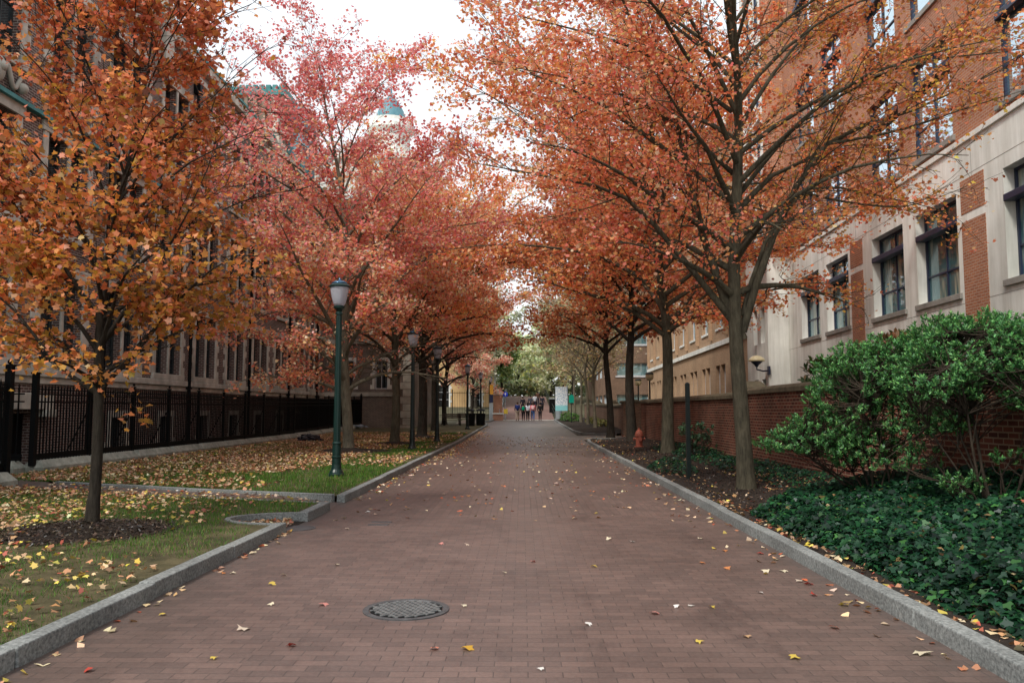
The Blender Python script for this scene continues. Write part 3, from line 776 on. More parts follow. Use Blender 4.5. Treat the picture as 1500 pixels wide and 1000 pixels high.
V = np.stack([P - d, P + d, tip], 1).reshape(-1, 3)
go = mesh_np('grass', V, np.arange(3 * n).reshape(n, 3), 'grass', None, False)
at = go.data.attributes.new('Col', 'FLOAT_COLOR', 'FACE')
gc = palette(rs, [(.075, .19, .02), (.11, .25, .028), (.05, .13, .018), (.20, .20, .06), (.28, .23, .10)], [4, 3, 4, 1.2, .8], n)
at.data.foreach_set('color', np.concatenate([gc, np.ones((n, 1))], 1).astype(np.float32).ravel())
tag(go, 'short patchy green grass on the left lawn', 'grass', kind='stuff')

LIT = [(.50, .28, .15), (.58, .40, .24), (.42, .19, .09), (.66, .52, .34), (.34, .13, .07), (.62, .46, .10), (.24, .13, .07)]
LITN = [(.62, .50, .12), (.60, .42, .24), (.45, .24, .12), (.68, .56, .36), (.36, .10, .06), (.34, .2, .1), (.66, .52, .08)]
def litter(name, mat, pts, cols, w, size, label, cat='fallen leaves', tilt=.30, lift=.02, jit=.25, shape=HEX):
    pts = np.array(pts); n = len(pts)
    Nn = rs.normal(0, tilt, (n, 3)); Nn[:, 2] += 1
    pts[:, 2] += np.abs(rs.normal(0, .6, n)) * lift + lift * .6
    o = leaf_object(name, mat, pts, Nn, size * rs.uniform(.6, 1.25, n), palette(rs, cols, w, n, jit), shape, rs)
    return tag(o, label, cat, kind='stuff')
pts = []
while len(pts) < 27000:
    y = 13.8 + 34 * random.random() ** 1.1; x = random.uniform(-11.15, -3.2)
    if not on_lawn(x, y): continue
    dn = .5 + .8 * noise.noise(Vector((x * .4, y * .3, 4)))
    dn += .55 if x < -5.5 else 0
    if y < 17.5 + .35 * (x + 11) * .6 and x > -9: dn -= .45
    if x > -4.8: dn -= .35
    if y < 24: dn -= .08
    if in_mound(x, y): dn -= .35
    if random.random() < dn: pts.append((x, y, gz(y) + .12))
litter('leaf_litter', 'leaf_dry', pts, LIT, [4, 4, 4, 2, 2, 1, 2], .078, 'thick tan and brown leaf litter on the lawn beside the fence', tilt=.4, lift=.03)
pts = []
while len(pts) < 5600:
    y = 4.5 + 9.5 * random.random(); x = random.uniform(-11, -3.25)
    if not on_lawn(x, y): continue
    if y > side_path_lo(x): continue
    dn = .30 + .6 * noise.noise(Vector((x * .5, y * .5, 9))) + (.5 if (x < -5.6 and y > 8.5) else 0) - (.22 if x > -4.4 else 0)
    if in_mound(x, y): dn -= .6
    if random.random() < dn: pts.append((x, y, .125))
litter('lawn_leaves', 'leaf_dry', pts, LITN, [3, 4, 5, 2, 3.5, 7, 1.6], .07, 'yellow and tan leaves scattered over the near left lawn', shape=MAPLE, tilt=.35, lift=.022)
pts = []                                                    # leaves blown against the kerbs, in the inlet and over the far walk
for _ in range(700):
    y = 14 + 50 * random.random(); pts.append((lx(y) + .03 + abs(random.gauss(0, .22)), y, gz(y)))
for _ in range(900):
    y = random.uniform(26, 52); pts.append((lx(y) + .03 + abs(random.gauss(0, .42)), y, gz(y)))
for _ in range(210):
    y = 5 + 36 * random.random() ** 1.2; pts.append((rx(y) - .03 - abs(random.gauss(0, .20)), y, gz(y)))
for _ in range(55):
    y = 4.5 + 6 * random.random(); pts.append((-2.99 + abs(random.gauss(0, .05)), y, gz(y)))
for _ in range(260):
    a = random.uniform(PI * .06, PI * .94); r = random.random() ** .5
    pts.append((-3.06 - .78 * r * math.sin(a), 10.93 - .47 * r * math.cos(a), .012 + .05 * random.random()))
for _ in range(260):                                        # crossing path
    x = random.uniform(-9.3, -3.2); f = random.random() ** .5; y = side_path_lo(x) + f * (side_path_hi(x) - side_path_lo(x) - .1)
    pts.append((x, y, .004 + .096 * min(1, (-3.0 - x) / 1.2)))
for _ in range(720):
    y = 11.5 + 34 * random.random(); x = random.uniform(-2.7, 2.7); pts.append((x, y, gz(y)))
for _ in range(170):
    y = random.uniform(34, 41); pts.append((random.gauss(1.5, 1.6), y, gz(y)))
pts = [p for p in pts if not (p[0] > rx(p[1]) - .02)]
litter('blown_leaves', 'leaf_dry', pts, LIT + [(.50, .13, .06), (.72, .58, .42)], [3, 4, 2, 4, 2, 2, 2, 3, 4], .07, 'small leaves blown over the brick walk and against its kerbs', tilt=.28, lift=.010)
pts = []
for _ in range(900):
    y = 4 + 38 * random.random() ** 1.3; x0 = rx(y) + .14
    f = abs(random.gauss(0, .16)) if random.random() < .55 else random.random()
    x = x0 + min(1, f) * (5.8 - x0); pts.append((x, y, bed_z(x, y, x0)))
for _ in range(350):
    x = random.uniform(4.4, 5.8); y = random.uniform(14.5, 19); pts.append((x, y, bed_z(x, y, rx(y) + .14)))
for _ in range(300):
    y = random.uniform(4, 13); x0 = rx(y) + .16; x = x0 + abs(random.gauss(0, .16)); pts.append((x, y, bed_z(x, y, x0) + .02))
for _ in range(130):
    y = random.uniform(4, 12); x = random.uniform(3.3, 5.7); pts.append((x, y, bed_z(x, y, rx(y) + .14) + ivy_top(x, y) - .01))
litter('bed_leaves', 'leaf_dry', pts, LITN, [.8, 3, 4, 1.0, 2.5, 8, .8], .065, 'yellow and brown leaves on the dark mulch of the right bed', tilt=.4, lift=.012)

pts = []
for (cx, cy, r) in ((-5.2, 9.75, 1.0), (-5.95, 27.9, 1.6)):
    for _ in range(2600):
        a = random.uniform(0, 2 * PI); q = r * (random.random() ** .5 * 1.0 + abs(random.gauss(0, .07)))
        x, y = cx + q * math.cos(a), cy + q * math.sin(a)
        pts.append((x, y, .112 + .10 * (math.cos(PI * min(1, q / r)) * .5 + .5)))
for _ in range(7000):
    y = random.uniform(12, 30); x0 = rx(y) + .15; x = random.uniform(x0, 5.8); pts.append((x, y, bed_z(x, y, x0)))
litter('bark_chips', 'leaf_dry', pts, [(.05, .035, .025), (.09, .06, .04), (.03, .022, .018), (.14, .10, .07)], [4, 3, 4, 1], .05, 'dark bark chips over the mulch round the trees', 'bark chips', tilt=.5, lift=.012, shape=[(-.12, -.5, 0), (-.16, .4, .05), (.1, .5, 0), (.15, -.4, .04)])
# ivy
C = []; NN = []; SS = []
def ivy_fill(cnt, fx, fy, top):
    k = 0
    while k < cnt:
        x = random.uniform(*fx); y = random.uniform(*fy)
        if x < rx(y) + .15 or x > 5.85: continue
        t = top(x, y)
        if t < .03: continue
        x0 = rx(y) + .14
        z = bed_z(x, y, x0) + t * (1 - .55 * random.random() ** 2.2) + random.gauss(0, .02)
        C.append((x, y, z)); k += 1
        NN.append((random.gauss(0, .45) - .25, random.gauss(0, .45) - .25, 1)); SS.append(.064 * random.uniform(.4, 1.4))
ivy_fill(42000, (2.9, 5.85), (3.6, 12.4), ivy_top)
def ivy_patch(x, y):
    a = max(0, 1 - ((x - 5.3) / .75) ** 2) * (.5 + .5 * noise.noise(Vector((x, y * .7, 3)))) * (1 if 13.5 < y < 30 else 0)
    b = max(0, 1 - ((x - 3.55) / .55) ** 2 - ((y - 19.6) / 1.9) ** 2)
    return .34 * max(a, b)
ivy_fill(5200, (3.0, 5.8), (13, 30), ivy_patch)
C = np.array(C); NN = np.array(NN); SS = np.array(SS); n = len(C)
IV = [(.008, .040, .016), (.013, .060, .020), (.005, .026, .012), (.04, .12, .03), (.004, .016, .009), (.11, .085, .03)]
K = palette(rs, IV, [4, 3, 4, .7, 2.5, .12], n, .3)
cn = np.array([noise.noise(Vector((p[0] * 1.3, p[1] * 1.3, 3))) for p in C])
K *= (1 + .5 * cn)[:, None]
tag(leaf_object('ivy', 'ivy', C, NN, SS, K, IVY, rs), 'dark green ivy ground cover filling the right bed behind the kerb', 'ivy', kind='stuff')

# ------------------------------------------------------------------ evergreen shrubs
def shrub(label, x, y, z, blobs, nstem, nclu, leafn, lsize, cols, w, seed, name='evergreen_shrub', group='evergreen shrubs along the brick wall', stem_r=.022, shape=OVAL):
    rg = random.Random(seed); rr = np.random.RandomState(seed)
    root = empty(name, (x, y, z), label, 'shrub', group)
    tips = []
    vols = [b[3] * b[4] * b[5] for b in blobs]
    for _ in range(nclu):
        b = rg.choices(blobs, vols)[0]
        while True:
            v = Vector((rg.gauss(0, 1), rg.gauss(0, 1), rg.gauss(0, 1))).normalized()
            if v.z > -.75: break
        rad = rg.uniform(.35, 1.0) ** .5 * (1 + .22 * noise.noise(v * 2.2 + Vector((seed, b[0], b[1]))))
        p = Vector((b[0] + v.x * b[3] * rad, b[1] + v.y * b[4] * rad, b[2] + v.z * b[5] * rad))
        if noise.noise(p * 1.5 + Vector((seed * 2, 0, 0))) < -.22: continue
        tips.append((p, v))
    groups = {}
    forks = []
    for s in range(nstem):
        b = blobs[s % len(blobs)]
        a = rg.uniform(0, 6.28); st = Vector((rg.gauss(0, .10), rg.gauss(0, .10), -.08))
        en = Vector((b[0] + rg.uniform(-.7, .7) * b[3] - x, b[1] + rg.uniform(-.7, .7) * b[4] - y, b[2] + rg.uniform(-.2, .5) * b[5] - z))
        m1 = st.lerp(en, .35) + Vector((rg.gauss(0, .06), rg.gauss(0, .06), .0)); m2 = st.lerp(en, .7) + Vector((rg.gauss(0, .08), rg.gauss(0, .08), .06))
        pl = resample([st, m1, m2, en], 7)
        r = stem_r * rg.uniform(.55, 1.1)
        groups.setdefault((7, 6), []).append((pl, [r * (1 - .11 * k) for k in range(7)]))
        forks += [Vector(p) for p in pl[2:]]
    for p, v in tips:
        if rg.random() < .55:
            lp = p - Vector((x, y, z))
            f = min(rg.sample(forks, min(len(forks), 14)), key=lambda q: (q - lp).length)
            md = f.lerp(lp, .55) + Vector((rg.gauss(0, .04), rg.gauss(0, .04), -.04))
            groups.setdefault((4, 4), []).append((resample([f, md, lp], 4), [.007, .006, .004, .003]))
    V, F = tubes_np(groups)
    mesh_np('stems', V, F, 'twig', root)
    C = []; NN = []; AX = []
    for p, v in tips:
        up = (v * .55 + Vector((0, 0, .8)) + Vector((rg.gauss(0, .25), rg.gauss(0, .25), 0))).normalized()
        for k in range(leafn):
            a = 2.4 * k + rg.uniform(-.3, .3); sp = rg.uniform(.45, 1.25)
            t1 = up.orthogonal().normalized(); t2 = up.cross(t1)
            dr = (up * math.cos(sp) + (t1 * math.cos(a) + t2 * math.sin(a)) * math.sin(sp)).normalized()
            lp = p - Vector((x, y, z)) + dr * lsize * .5 - up * rg.uniform(0, .07)
            nn = up.cross(dr).cross(dr) * -1
            if nn.length < .05: nn = t1
            C.append(lp); NN.append(nn.normalized() + Vector((rg.gauss(0, .2),) * 3)); AX.append(-dr)
    C = np.array(C); NN = np.array(NN); n = len(C)
    # orient leaf axis (shape y) along dr: b = N x a with a = N x r  ->  choose r so that b follows dr
    AX = np.array(AX)
    K = palette(rr, cols, w, n, .22)
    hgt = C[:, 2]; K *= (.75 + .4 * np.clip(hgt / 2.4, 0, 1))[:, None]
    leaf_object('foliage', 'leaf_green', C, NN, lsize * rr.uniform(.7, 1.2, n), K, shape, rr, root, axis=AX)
    return root
SHR = [(.075, .23, .065), (.12, .31, .08), (.045, .15, .048), (.20, .40, .12), (.03, .09, .035)]
SW = [4, 3, 3, 1.2, 1]
shrub('bushy evergreen shrub with low side sprays beside the big forked maple', 4.85, 10.9, .16,
      [(4.75, 10.9, 2.02, .85, .8, .55), (4.1, 11.1, 1.25, .62, .6, .38), (3.62, 11.3, 1.12, .42, .4, .17), (5.2, 10.5, 2.15, .65, .6, .48), (4.25, 10.7, 1.75, .55, .5, .42), (4.5, 10.9, 1.1, .55, .5, .42), (4.95, 10.6, 1.45, .5, .5, .35)],
      12, 3300, 17, .046, SHR, SW, 91)
shrub('tall evergreen shrub with bare stems at the right edge against the brick wall', 5.2, 9.0, .2,
      [(5.35, 9.2, 2.2, .8, .85, .50), (4.6, 9.1, 1.95, .50, .5, .40), (5.65, 8.4, 2.15, .6, .7, .42), (4.7, 9.4, 1.45, .40, .4, .22), (5.3, 9.0, 1.05, .22, .2, .10), (4.1, 9.3, .95, .20, .2, .09), (5.1, 9.9, 2.35, .5, .5, .38), (4.55, 9.6, 1.0, .34, .3, .2), (5.5, 8.7, 1.75, .4, .5, .25), (4.75, 8.9, .75, .3, .3, .16)],
      15, 3300, 17, .046, SHR, SW, 92)
shrub('small sprig of evergreen low beside the grey trunk near the hydrant', 4.95, 23.4, .18, [(4.95, 23.4, .95, .55, .5, .32), (5.2, 24, .55, .5, .5, .3)], 6, 120, 11, .09,
      [(.06, .13, .06), (.04, .09, .045), (.09, .17, .07)], [2, 2, 1], 93)
shrub('glossy broad leaved shrub with bronze buds rising behind the brick wall', 6.9, 17.6, .1, [(6.65, 18.4, 2.35, .55, .6, .42), (7.2, 17.4, 2.45, .5, .5, .4)], 8, 150, 9, .17,
      [(.06, .10, .03), (.09, .13, .035), (.20, .13, .05), (.03, .06, .02)], [3, 2, 1, 2], 94, 'broadleaf_shrub')
shrub('brown tipped shrub behind the wall, above the evergreen shrub', 7.3, 15.9, .1, [(7.35, 15.9, 2.75, .42, .42, .34)], 5, 70, 9, .17,
      [(.24, .12, .05), (.10, .10, .03), (.05, .08, .02), (.3, .17, .07)], [3, 2, 2, 1], 95, 'broadleaf_shrub')
shrub('low bright green shrub behind the green sign post', 4.3, 76, .4, [(4.3, 75, .85, .9, 1.4, .5), (4.6, 72, .8, .8, 1.2, .4)], 6, 150, 8, .2,
      [(.10, .24, .05), (.16, .32, .07), (.07, .15, .04)], [2, 2, 1], 96, 'low_shrub')
shrub('low shrub with yellowing leaves along the far wall', 5.7, 58, .3, [(5.7, 58, .55, .5, 3.5, .35), (5.7, 66, .6, .5, 4, .35)], 6, 220, 8, .17,
      [(.28, .26, .07), (.16, .2, .05), (.36, .26, .1)], [2, 2, 1], 97, 'low_shrub')

# ------------------------------------------------------------------ buildings
def facade(mb, O, U, Nn, u0, u1, z0, z1, ops, depth=.28):
    us = sorted(set([u0, u1] + [v for o in ops for v in (o[0], o[1]) if u0 < v < u1]))
    zs = sorted(set([z0, z1] + [v for o in ops for v in (o[2], o[3]) if z0 < v < z1]))
    def P(u, n, z): return (O[0] + U[0] * u + Nn[0] * n, O[1] + U[1] * u + Nn[1] * n, z)
    for a, b in zip(us, us[1:]):
        for c, d in zip(zs, zs[1:]):
            m, k = (a + b) / 2, (c + d) / 2
            if any(o[0] < m < o[1] and o[2] < k < o[3] for o in ops): continue
            mb.quad(P(a, 0, c), P(b, 0, c), P(b, 0, d), P(a, 0, d), uv=[(a, c), (b, c), (b, d), (a, d)])
    for (a, b, c, d) in ops:
        e = -depth
        mb.quad(P(a, 0, c), P(a, e, c), P(a, e, d), P(a, 0, d), uv=[(0, c), (e, c), (e, d), (0, d)])
        mb.quad(P(b, e, c), P(b, 0, c), P(b, 0, d), P(b, e, d), uv=[(e, c), (0, c), (0, d), (e, d)])
        mb.quad(P(a, e, d), P(b, e, d), P(b, 0, d), P(a, 0, d), uv=[(a, e), (b, e), (b, 0), (a, 0)])
        mb.quad(P(a, 0, c), P(b, 0, c), P(b, e, c), P(a, e, c), uv=[(a, 0), (b, 0), (b, e), (a, e)])
def window(parent, O, U, Nn, a, b, c, d, depth=.28, frame='navy', glass='glass', shade=False, sill=True, nx=2, bars=(), surround=None, fw=.07, mw=.05, sillmat='stone_sill'):
    f = MB(); n0, n1 = -depth + .005, -depth + .085
    f.obox(O, U, Nn, a + .002, a + fw, n0, n1, c + .002, d - .002); f.obox(O, U, Nn, b - fw, b - .002, n0, n1, c + .002, d - .002)
    f.obox(O, U, Nn, a + fw, b - fw, n0, n1 - .003, c + .002, c + fw); f.obox(O, U, Nn, a + fw, b - fw, n0, n1 - .003, d - fw, d - .002)
    for i in range(1, nx):
        u = a + (b - a) * i / nx; f.obox(O, U, Nn, u - mw / 2, u + mw / 2, n0, n1 - .01, c + fw, d - fw)
    for h in bars:
        z = c + (d - c) * h; f.obox(O, U, Nn, a + fw, b - fw, n0, n1 - .016, z - mw / 2, z + mw / 2)
    w = f.build('window', frame, parent)
    p = MB(); p.quad(*[(O[0] + U[0] * u + Nn[0] * (-depth + .03), O[1] + U[1] * u + Nn[1] * (-depth + .03), z) for u, z in ((a, c), (b, c), (b, d), (a, d))])
    u0 = random.uniform(0, 40); p.uv[0] = [(u0, c), (u0 + b - a, c), (u0 + b - a, d), (u0, d)]
    if U[1] * Nn[0] - U[0] * Nn[1] < 0:                        # let the glass face outward
        p.f[0] = tuple(reversed(p.f[0])); p.uv[0] = list(reversed(p.uv[0]))
    p.build('pane', glass, w)
    if shade:
        s = MB(); z = c + (d - c) * .70
        s.obox(O, U, Nn, a + .003, b - .003, n1 + .002, .03, z, z + .17); s.build('sunshade', frame, w, bevel=.015)
    if sill:
        s = MB(); s.obox(O, U, Nn, a - .12, b + .12, -depth + .10, .07, c - .16, c - .003); s.build('sill', sillmat, w, bevel=.01)
    if surround:
        s = MB(); t = .17; q = .035
        s.obox(O, U, Nn, a - t, a - .003, -.05, q, c, d); s.obox(O, U, Nn, b + .003, b + t, -.05, q, c, d)
        s.obox(O, U, Nn, a - t, b + t, -.05, q + .012, d + .002, d + .22)
        for k in range(int((d - c) / .42)):
            if k % 2 == 0:
                s.obox(O, U, Nn, a - t - .14, a - t + .002, -.05, q - .006, c + .42 * k, c + .42 * k + .30)
                s.obox(O, U, Nn, b + t - .002, b + t + .14, -.05, q - .006, c + .42 * k, c + .42 * k + .30)
        s.build('surround', surround, w)
    return w

# --- near right building: limestone base, orange brick above
th = math.atan(.048); UB = (math.sin(th), math.cos(th)); NB = (-UB[1], UB[0]); OB = (10.5, 0.0)
rb = empty('campus_building', (13.0, 24, 0), 'orange brick and pale limestone building with navy windows behind the right wall', 'building')
def sub(mbuild, *a, **k):                                    # parts are built in world space: undo the parent's own location
    o = mbuild(*a, **k); return o
rb.location = (0, 0, 0)
prs = [(4.95, 7.45), (8.35, 10.85), (13.15, 15.65), (16.55, 19.05), (21.35, 23.85), (24.75, 27.25), (29.55, 32.05), (32.95, 35.45)]
UE = 37.5
lo = [(a, b, 4.6, 7.25) for a, b in prs] 
f = MB(); facade(f, OB, UB, NB, 0, UE, -.1, 8.55, lo, .34); f.build('stone_base', 'stone', rb)
tops = [(8.85, 11.75), (13.05, 15.95), (17.25, 20.15)]
up = [(a, b, c, d) for a, b in prs for c, d in tops]
f = MB(); facade(f, OB, UB, NB, 0, UE, 8.55, 22, up, .20); f.build('brick_wall', 'brick_orange', rb)
for a, b, c, d in lo: window(rb, OB, UB, NB, a, b, c, d, .34, shade=True, nx=2, bars=(.30, .72))
for a, b, c, d in up: window(rb, OB, UB, NB, a, b, c, d, .20, 'navy', 'glass_sky', shade=True, nx=2, bars=(.30, .72))
for a in (3.5, 11.7, 19.9, 28.1):
    for (c, d) in ((1.5, 6.4), (6.62, 7.5)):
        f = MB(); f.obox(OB, UB, NB, a, a + 1.2, -.05, .012, c, d); f.build('brick_panel', 'brick_orange', rb)
f = MB(); f.obox(OB, UB, NB, 0, UE, -.05, .06, 8.45, 8.60); f.obox(OB, UB, NB, 0, UE, -.3, .25, 22, 22.7); f.build('string_course', 'stone', rb, bevel=.01)
f = MB()
for a in (12.3, 16.1, 20.5, 24.3, 28.7, 32.5, 36.4): f.obox(OB, UB, NB, a - .006, a + .006, -.02, .004, 7.5, 8.44)
for z in (4.30, 7.60): f.obox(OB, UB, NB, 0, UE, -.02, .004, z - .006, z + .006)
f.build('stone_joints', 'stone_sill', rb)
f = MB(); f.obox(OB, UB, NB, 0, UE, -12, -.35, 22.0, 22.4); f.build('roof', 'grey_roof', rb)
f = MB(); f.obox(OB, UB, NB, .01, UE - .01, -12, -.36, 0, 21.9); f.build('inner_block', 'grey_roof', rb)
# stair bay at the far corner, standing forward of the wall
f = MB(); facade(f, OB, UB, NB, UE, UE + 4.3, -.1, 24, [], .3)
f = MB()
O2 = (OB[0] + UB[0] * UE + NB[0] * .95, OB[1] + UB[1] * UE + NB[1] * .95)
bo = [(.55, 1.35, 4.7, 6.4), (2.0, 2.8, 4.7, 6.4), (.55, 1.35, 1.6, 3.0), (2.0, 2.8, 1.6, 3.0)]
for k in range(4): bo += [(.45, 2.0, 8.9 + 3.6 * k, 11.9 + 3.6 * k), (2.2, 3.75, 8.9 + 3.6 * k, 11.9 + 3.6 * k)]
facade(f, O2, UB, NB, 0, 4.2, -.1, 24, bo, .3)
f.build('bay_front', 'stone', rb)
for i, (a, b, c, d) in enumerate(bo): window(rb, O2, UB, NB, a, b, c, d, .3, 'navy', 'glass' if i < 4 else 'glass_sky', nx=1 if i < 4 else 2, bars=() if i < 4 else (.33, .66), sill=False)
f = MB(); f.obox(O2, UB, NB, 0, .012, -1.0, -.004, -.1, 8.6); f.build('bay_side', 'stone', rb)
f = MB(); f.obox(O2, UB, NB, 0, .012, -1.0, -.004, 8.62, 24); f.build('bay_brick', 'brick_orange', rb)
f = MB(); f.obox(O2, UB, NB, -.06, 4.26, -1.2, .08, 24, 24.6); f.obox(O2, UB, NB, .03, 4.18, -8, -.34, 0, 23.9); f.build('bay_parapet', 'stone', rb)

# --- tan building with vertical piers
tb = empty('tan_building', (0, 0, 0), 'long tan brick building with vertical piers behind the trees on the right', 'building')
O3 = (12.0, 43.0); a3 = math.atan(.03); U3 = (math.sin(a3), math.cos(a3)); N3 = (-U3[1], U3[0])
ops = []
for k in range(9):
    u = 1.2 + 4.6 * k
    ops += [(u, u + 1.25, 2.0, 4.3), (u + 1.55, u + 2.8, 2.0, 4.3)]
ops2 = [(1.2 + 4.6 * k + .4, 1.2 + 4.6 * k + 2.4, 6.6 + 3.5 * j, 8.5 + 3.5 * j) for k in range(9) for j in range(3)]
f = MB(); facade(f, O3, U3, N3, 0, 43, -.1, 18, ops + ops2, .3); f.build('wall', 'brick_tan', tb)
for o in ops: window(tb, O3, U3, N3, *o, .3, 'white_frame', 'glass_teal', nx=2, bars=(.5,), sill=False, fw=.12, mw=.1)
for o in ops2: window(tb, O3, U3, N3, *o, .3, 'white_frame', 'glass', nx=2, bars=(), sill=True, sillmat='stone')
for k in range(28):
    u = .4 + 1.53 * k
    if any(o[0] - .25 < u < o[1] + .25 for o in ops2): w_ = .10
    else: w_ = .22
    f = MB(); f.obox(O3, U3, N3, u - w_ / 2, u + w_ / 2, -.02, .22 if w_ > .15 else .004, 6.0, 18.0)
    if w_ > .15: f.build('pier', 'brick_tan', tb)
f = MB(); f.obox(O3, U3, N3, 0, 43, -.05, .12, 5.45, 5.75); f.obox(O3, U3, N3, 0, 43, -.3, .3, 18, 18.6); f.obox(O3, U3, N3, 0, 43, -.05, .06, 1.2, 1.4); f.build('ledge', 'stone', tb)
f = MB(); f.obox(O3, U3, N3, .01, 42.99, -10, -.32, 0, 17.9); f.obox(O3, U3, N3, 0, 43, -10, -.31, 17.95, 18.3); f.build('inner_block', 'brick_tan', tb)
f = MB(); f.obox(O3, U3, N3, 0, .012, -10, -.004, -.1, 17.9); f.build('end_wall', 'brick_tan', tb)
# --- brown block at the far end
bb = empty('brown_building', (0, 0, 0), 'brown brick block with long teal window strips at the far right', 'building')
O4 = (9.2, 88); ops = [(1.0, 11, 1.8 + 3.4 * k, 3.2 + 3.4 * k) for k in range(5)]
f = MB(); facade(f, O4, (1, 0), (0, -1), 0, 14, 0, 20, ops, .25); f.build('wall', 'brick_brown', bb)
for o in ops: window(bb, O4, (1, 0), (0, -1), *o, .25, 'white_frame', 'glass_teal', nx=6, sill=True, sillmat='white_frame')
ops = [(1.0 + 5 * j, 4.8 + 5 * j, 1.8 + 3.4 * k, 3.2 + 3.4 * k) for k in range(4) for j in range(4)]
f = MB(); facade(f, (9.2, 88), (0, 1), (-1, 0), 0, 30, 0, 20, ops, .25); f.build('side_wall', 'brick_brown', bb)
for o in ops: window(bb, (9.2, 88), (0, 1), (-1, 0), *o, .25, 'white_frame', 'glass_teal', nx=3, sill=False)
f = MB(); f.box(9.5, 23.1, 88.3, 117.9, 0, 20.2); f.build('inner_block', 'brick_brown', bb)

# --- left gothic building
gb = empty('gothic_building', (0, 0, 0), 'long dark brick building with limestone windows behind the iron fence', 'building')
OG = (-14.0, 0.0); UG = (0, 1); NG = (1, 0)
c0 = [20.6 + 3.75 * k - 3.75 * 4 for k in range(14)]
ops = []; base_ops = []; doors = [(21.6, 23.1, -.5, 1.45)]
for c in c0:
    if c + 1.25 > 57 : continue
    for (z0, z1) in ((2.95, 5.6), (6.9, 9.7), (11.2, 14.4)):
        ops += [(c - 1.12, c - .08, z0, z1), (c + .08, c + 1.12, z0, z1)]
    if not (20 < c < 24.5): base_ops.append((c - .55, c + .55, .15, 1.3))
f = MB(); facade(f, OG, UG, NG, 4, 57, -.6, 16.2, ops + base_ops + doors, .32); f.build('brick_wall', 'brick_dark', gb)
seen = set()
for o in ops:
    window(gb, OG, UG, NG, *o, .32, 'dark_frame', 'glass_old', nx=2, bars=(.25, .5, .75), sill=False, fw=.05, mw=.03)
for o in base_ops: window(gb, OG, UG, NG, *o, .32, 'dark_frame', 'glass_old', nx=3, bars=(), sill=False, surround='stone_old', fw=.05, mw=.03)
for c in c0:
    if c + 1.25 > 57: continue
    for (z0, z1) in ((2.95, 5.6), (6.9, 9.7), (11.2, 14.4)):
        s = MB(); q = .05
        for (p0, p1) in ((c - 1.36, c - 1.125), (c - .075, c + .075), (c + 1.125, c + 1.36)): s.obox(OG, UG, NG, p0, p1, -.2, q, z0, z1)
        s.obox(OG, UG, NG, c - 1.45, c + 1.45, -.2, q + .03, z1 + .003, z1 + .32); s.obox(OG, UG, NG, c - 1.42, c + 1.42, -.2, q + .06, z0 - .22, z0 - .003)
        for k in range(int((z1 - z0) / .6)):
            s.obox(OG, UG, NG, c - 1.56, c - 1.362, -.05, q - .01, z0 + .6 * k, z0 + .6 * k + .32); s.obox(OG, UG, NG, c + 1.362, c + 1.56, -.05, q - .01, z0 + .6 * k, z0 + .6 * k + .32)
        s.build('window_surround', 'stone_old', gb, bevel=.015)
# carved scroll panels below the top windows
for c in c0:
    if not 14 < c < 36: continue
    s = MB()
    for sg in (-1, 1):
        pl = [(-13.9, c + sg * (.25 + .16 * t), 10.55 + .32 * math.sin(t * 1.35) * (1 - t * .07)) for t in [k * .35 for k in range(18)]]
        s.tube(pl, [.085 - .002 * k for k in range(18)], 6)
        s.sphere((-13.86, c + sg * 1.12, 10.42), .15)
    s.sphere((-13.84, c, 10.55), .30, sc=(.6, .8, 1.25)); s.sphere((-13.72, c, 10.6), .14)
    s.build('carving', 'stone_old', gb, smooth=True)
f = MB(); f.obox(OG, UG, NG, 4, 57, -.1, .14, 2.50, 2.72); f.obox(OG, UG, NG, 4, 57, -.1, .07, 2.30, 2.498); f.obox(OG, UG, NG, 4, 57, -.1, .12, 15.6, 15.85)
f.obox(OG, UG, NG, 4, 57, -.4, .22, 16.2, 16.6); f.build('stone_ledge', 'stone_old', gb, bevel=.02)
f = MB(); f.obox(OG, UG, NG, 4, 57, -.1, .20, 10.0, 10.12); f.obox(OG, UG, NG, 28, 57, -.1, .26, 16.602, 16.72); f.build('copper_gutter', 'copper', gb)
for y in (19.4, 26.6, 33.6, 41.0, 48.0, 54.6):
    f = MB(); f.tube([(-13.83, y, -.1), (-13.83, y, 15.5)], .075, 8); f.box(-13.99, -13.70, y - .16, y + .16, 15.0, 15.4)
    for z in (2.4, 5.5, 8.5, 12): f.box(-13.99, -13.74, y - .11, y + .11, z, z + .07)
    f.build('downpipe', 'iron_black', gb)
f = MB(); f.quad((-14.2, 4, 16.5), (-14.2, 57, 16.5), (-17.5, 57, 19.0), (-17.5, 4, 19.0)); f.quad((-17.5, 4, 19.0), (-17.5, 57, 19.0), (-24, 57, 16.5), (-24, 4, 16.5)); f.build('roof', 'slate', gb)
f = MB(); f.box(-24, -14.33, 4.01, 56.99, 0, 16.4); f.build('inner_block', 'brick_dark', gb)
for y in (16.4, 30.2, 44.5):
    f = MB(); f.obox((-13.95, y), (0, 1), (1, 0), -.35, .35, -.35, .35, 14.6, 17.0); f.obox((-13.95, y), (0, 1), (1, 0), -.42, .42, -.42, .42, 17.0, 17.2)
    f.obox((-13.95, y), (0, 1), (1, 0), -.3, .3, -.3, .3, 17.2, 19.0, .24); f.sphere((-13.95, y, 19.1), .13); f.build('pinnacle', 'stone_old', gb)
ch = MB(); ch.box(-19.9, -15.1, 50, 53, 14, 21.7)
for k in range(9): ch.box(-19.9 + .02 + .57 * k, -19.9 + .24 + .57 * k, 49.8, 50.0, 14, 21.4)
M['brick_chimney'] = m_brick('pale_chimney_brick', (.30, .21, .15), (.21, .15, .115), (.34, .28, .22), .21, .078, .013, .6, .9)
co_ = ch.build('chimney', 'brick_chimney', gb)
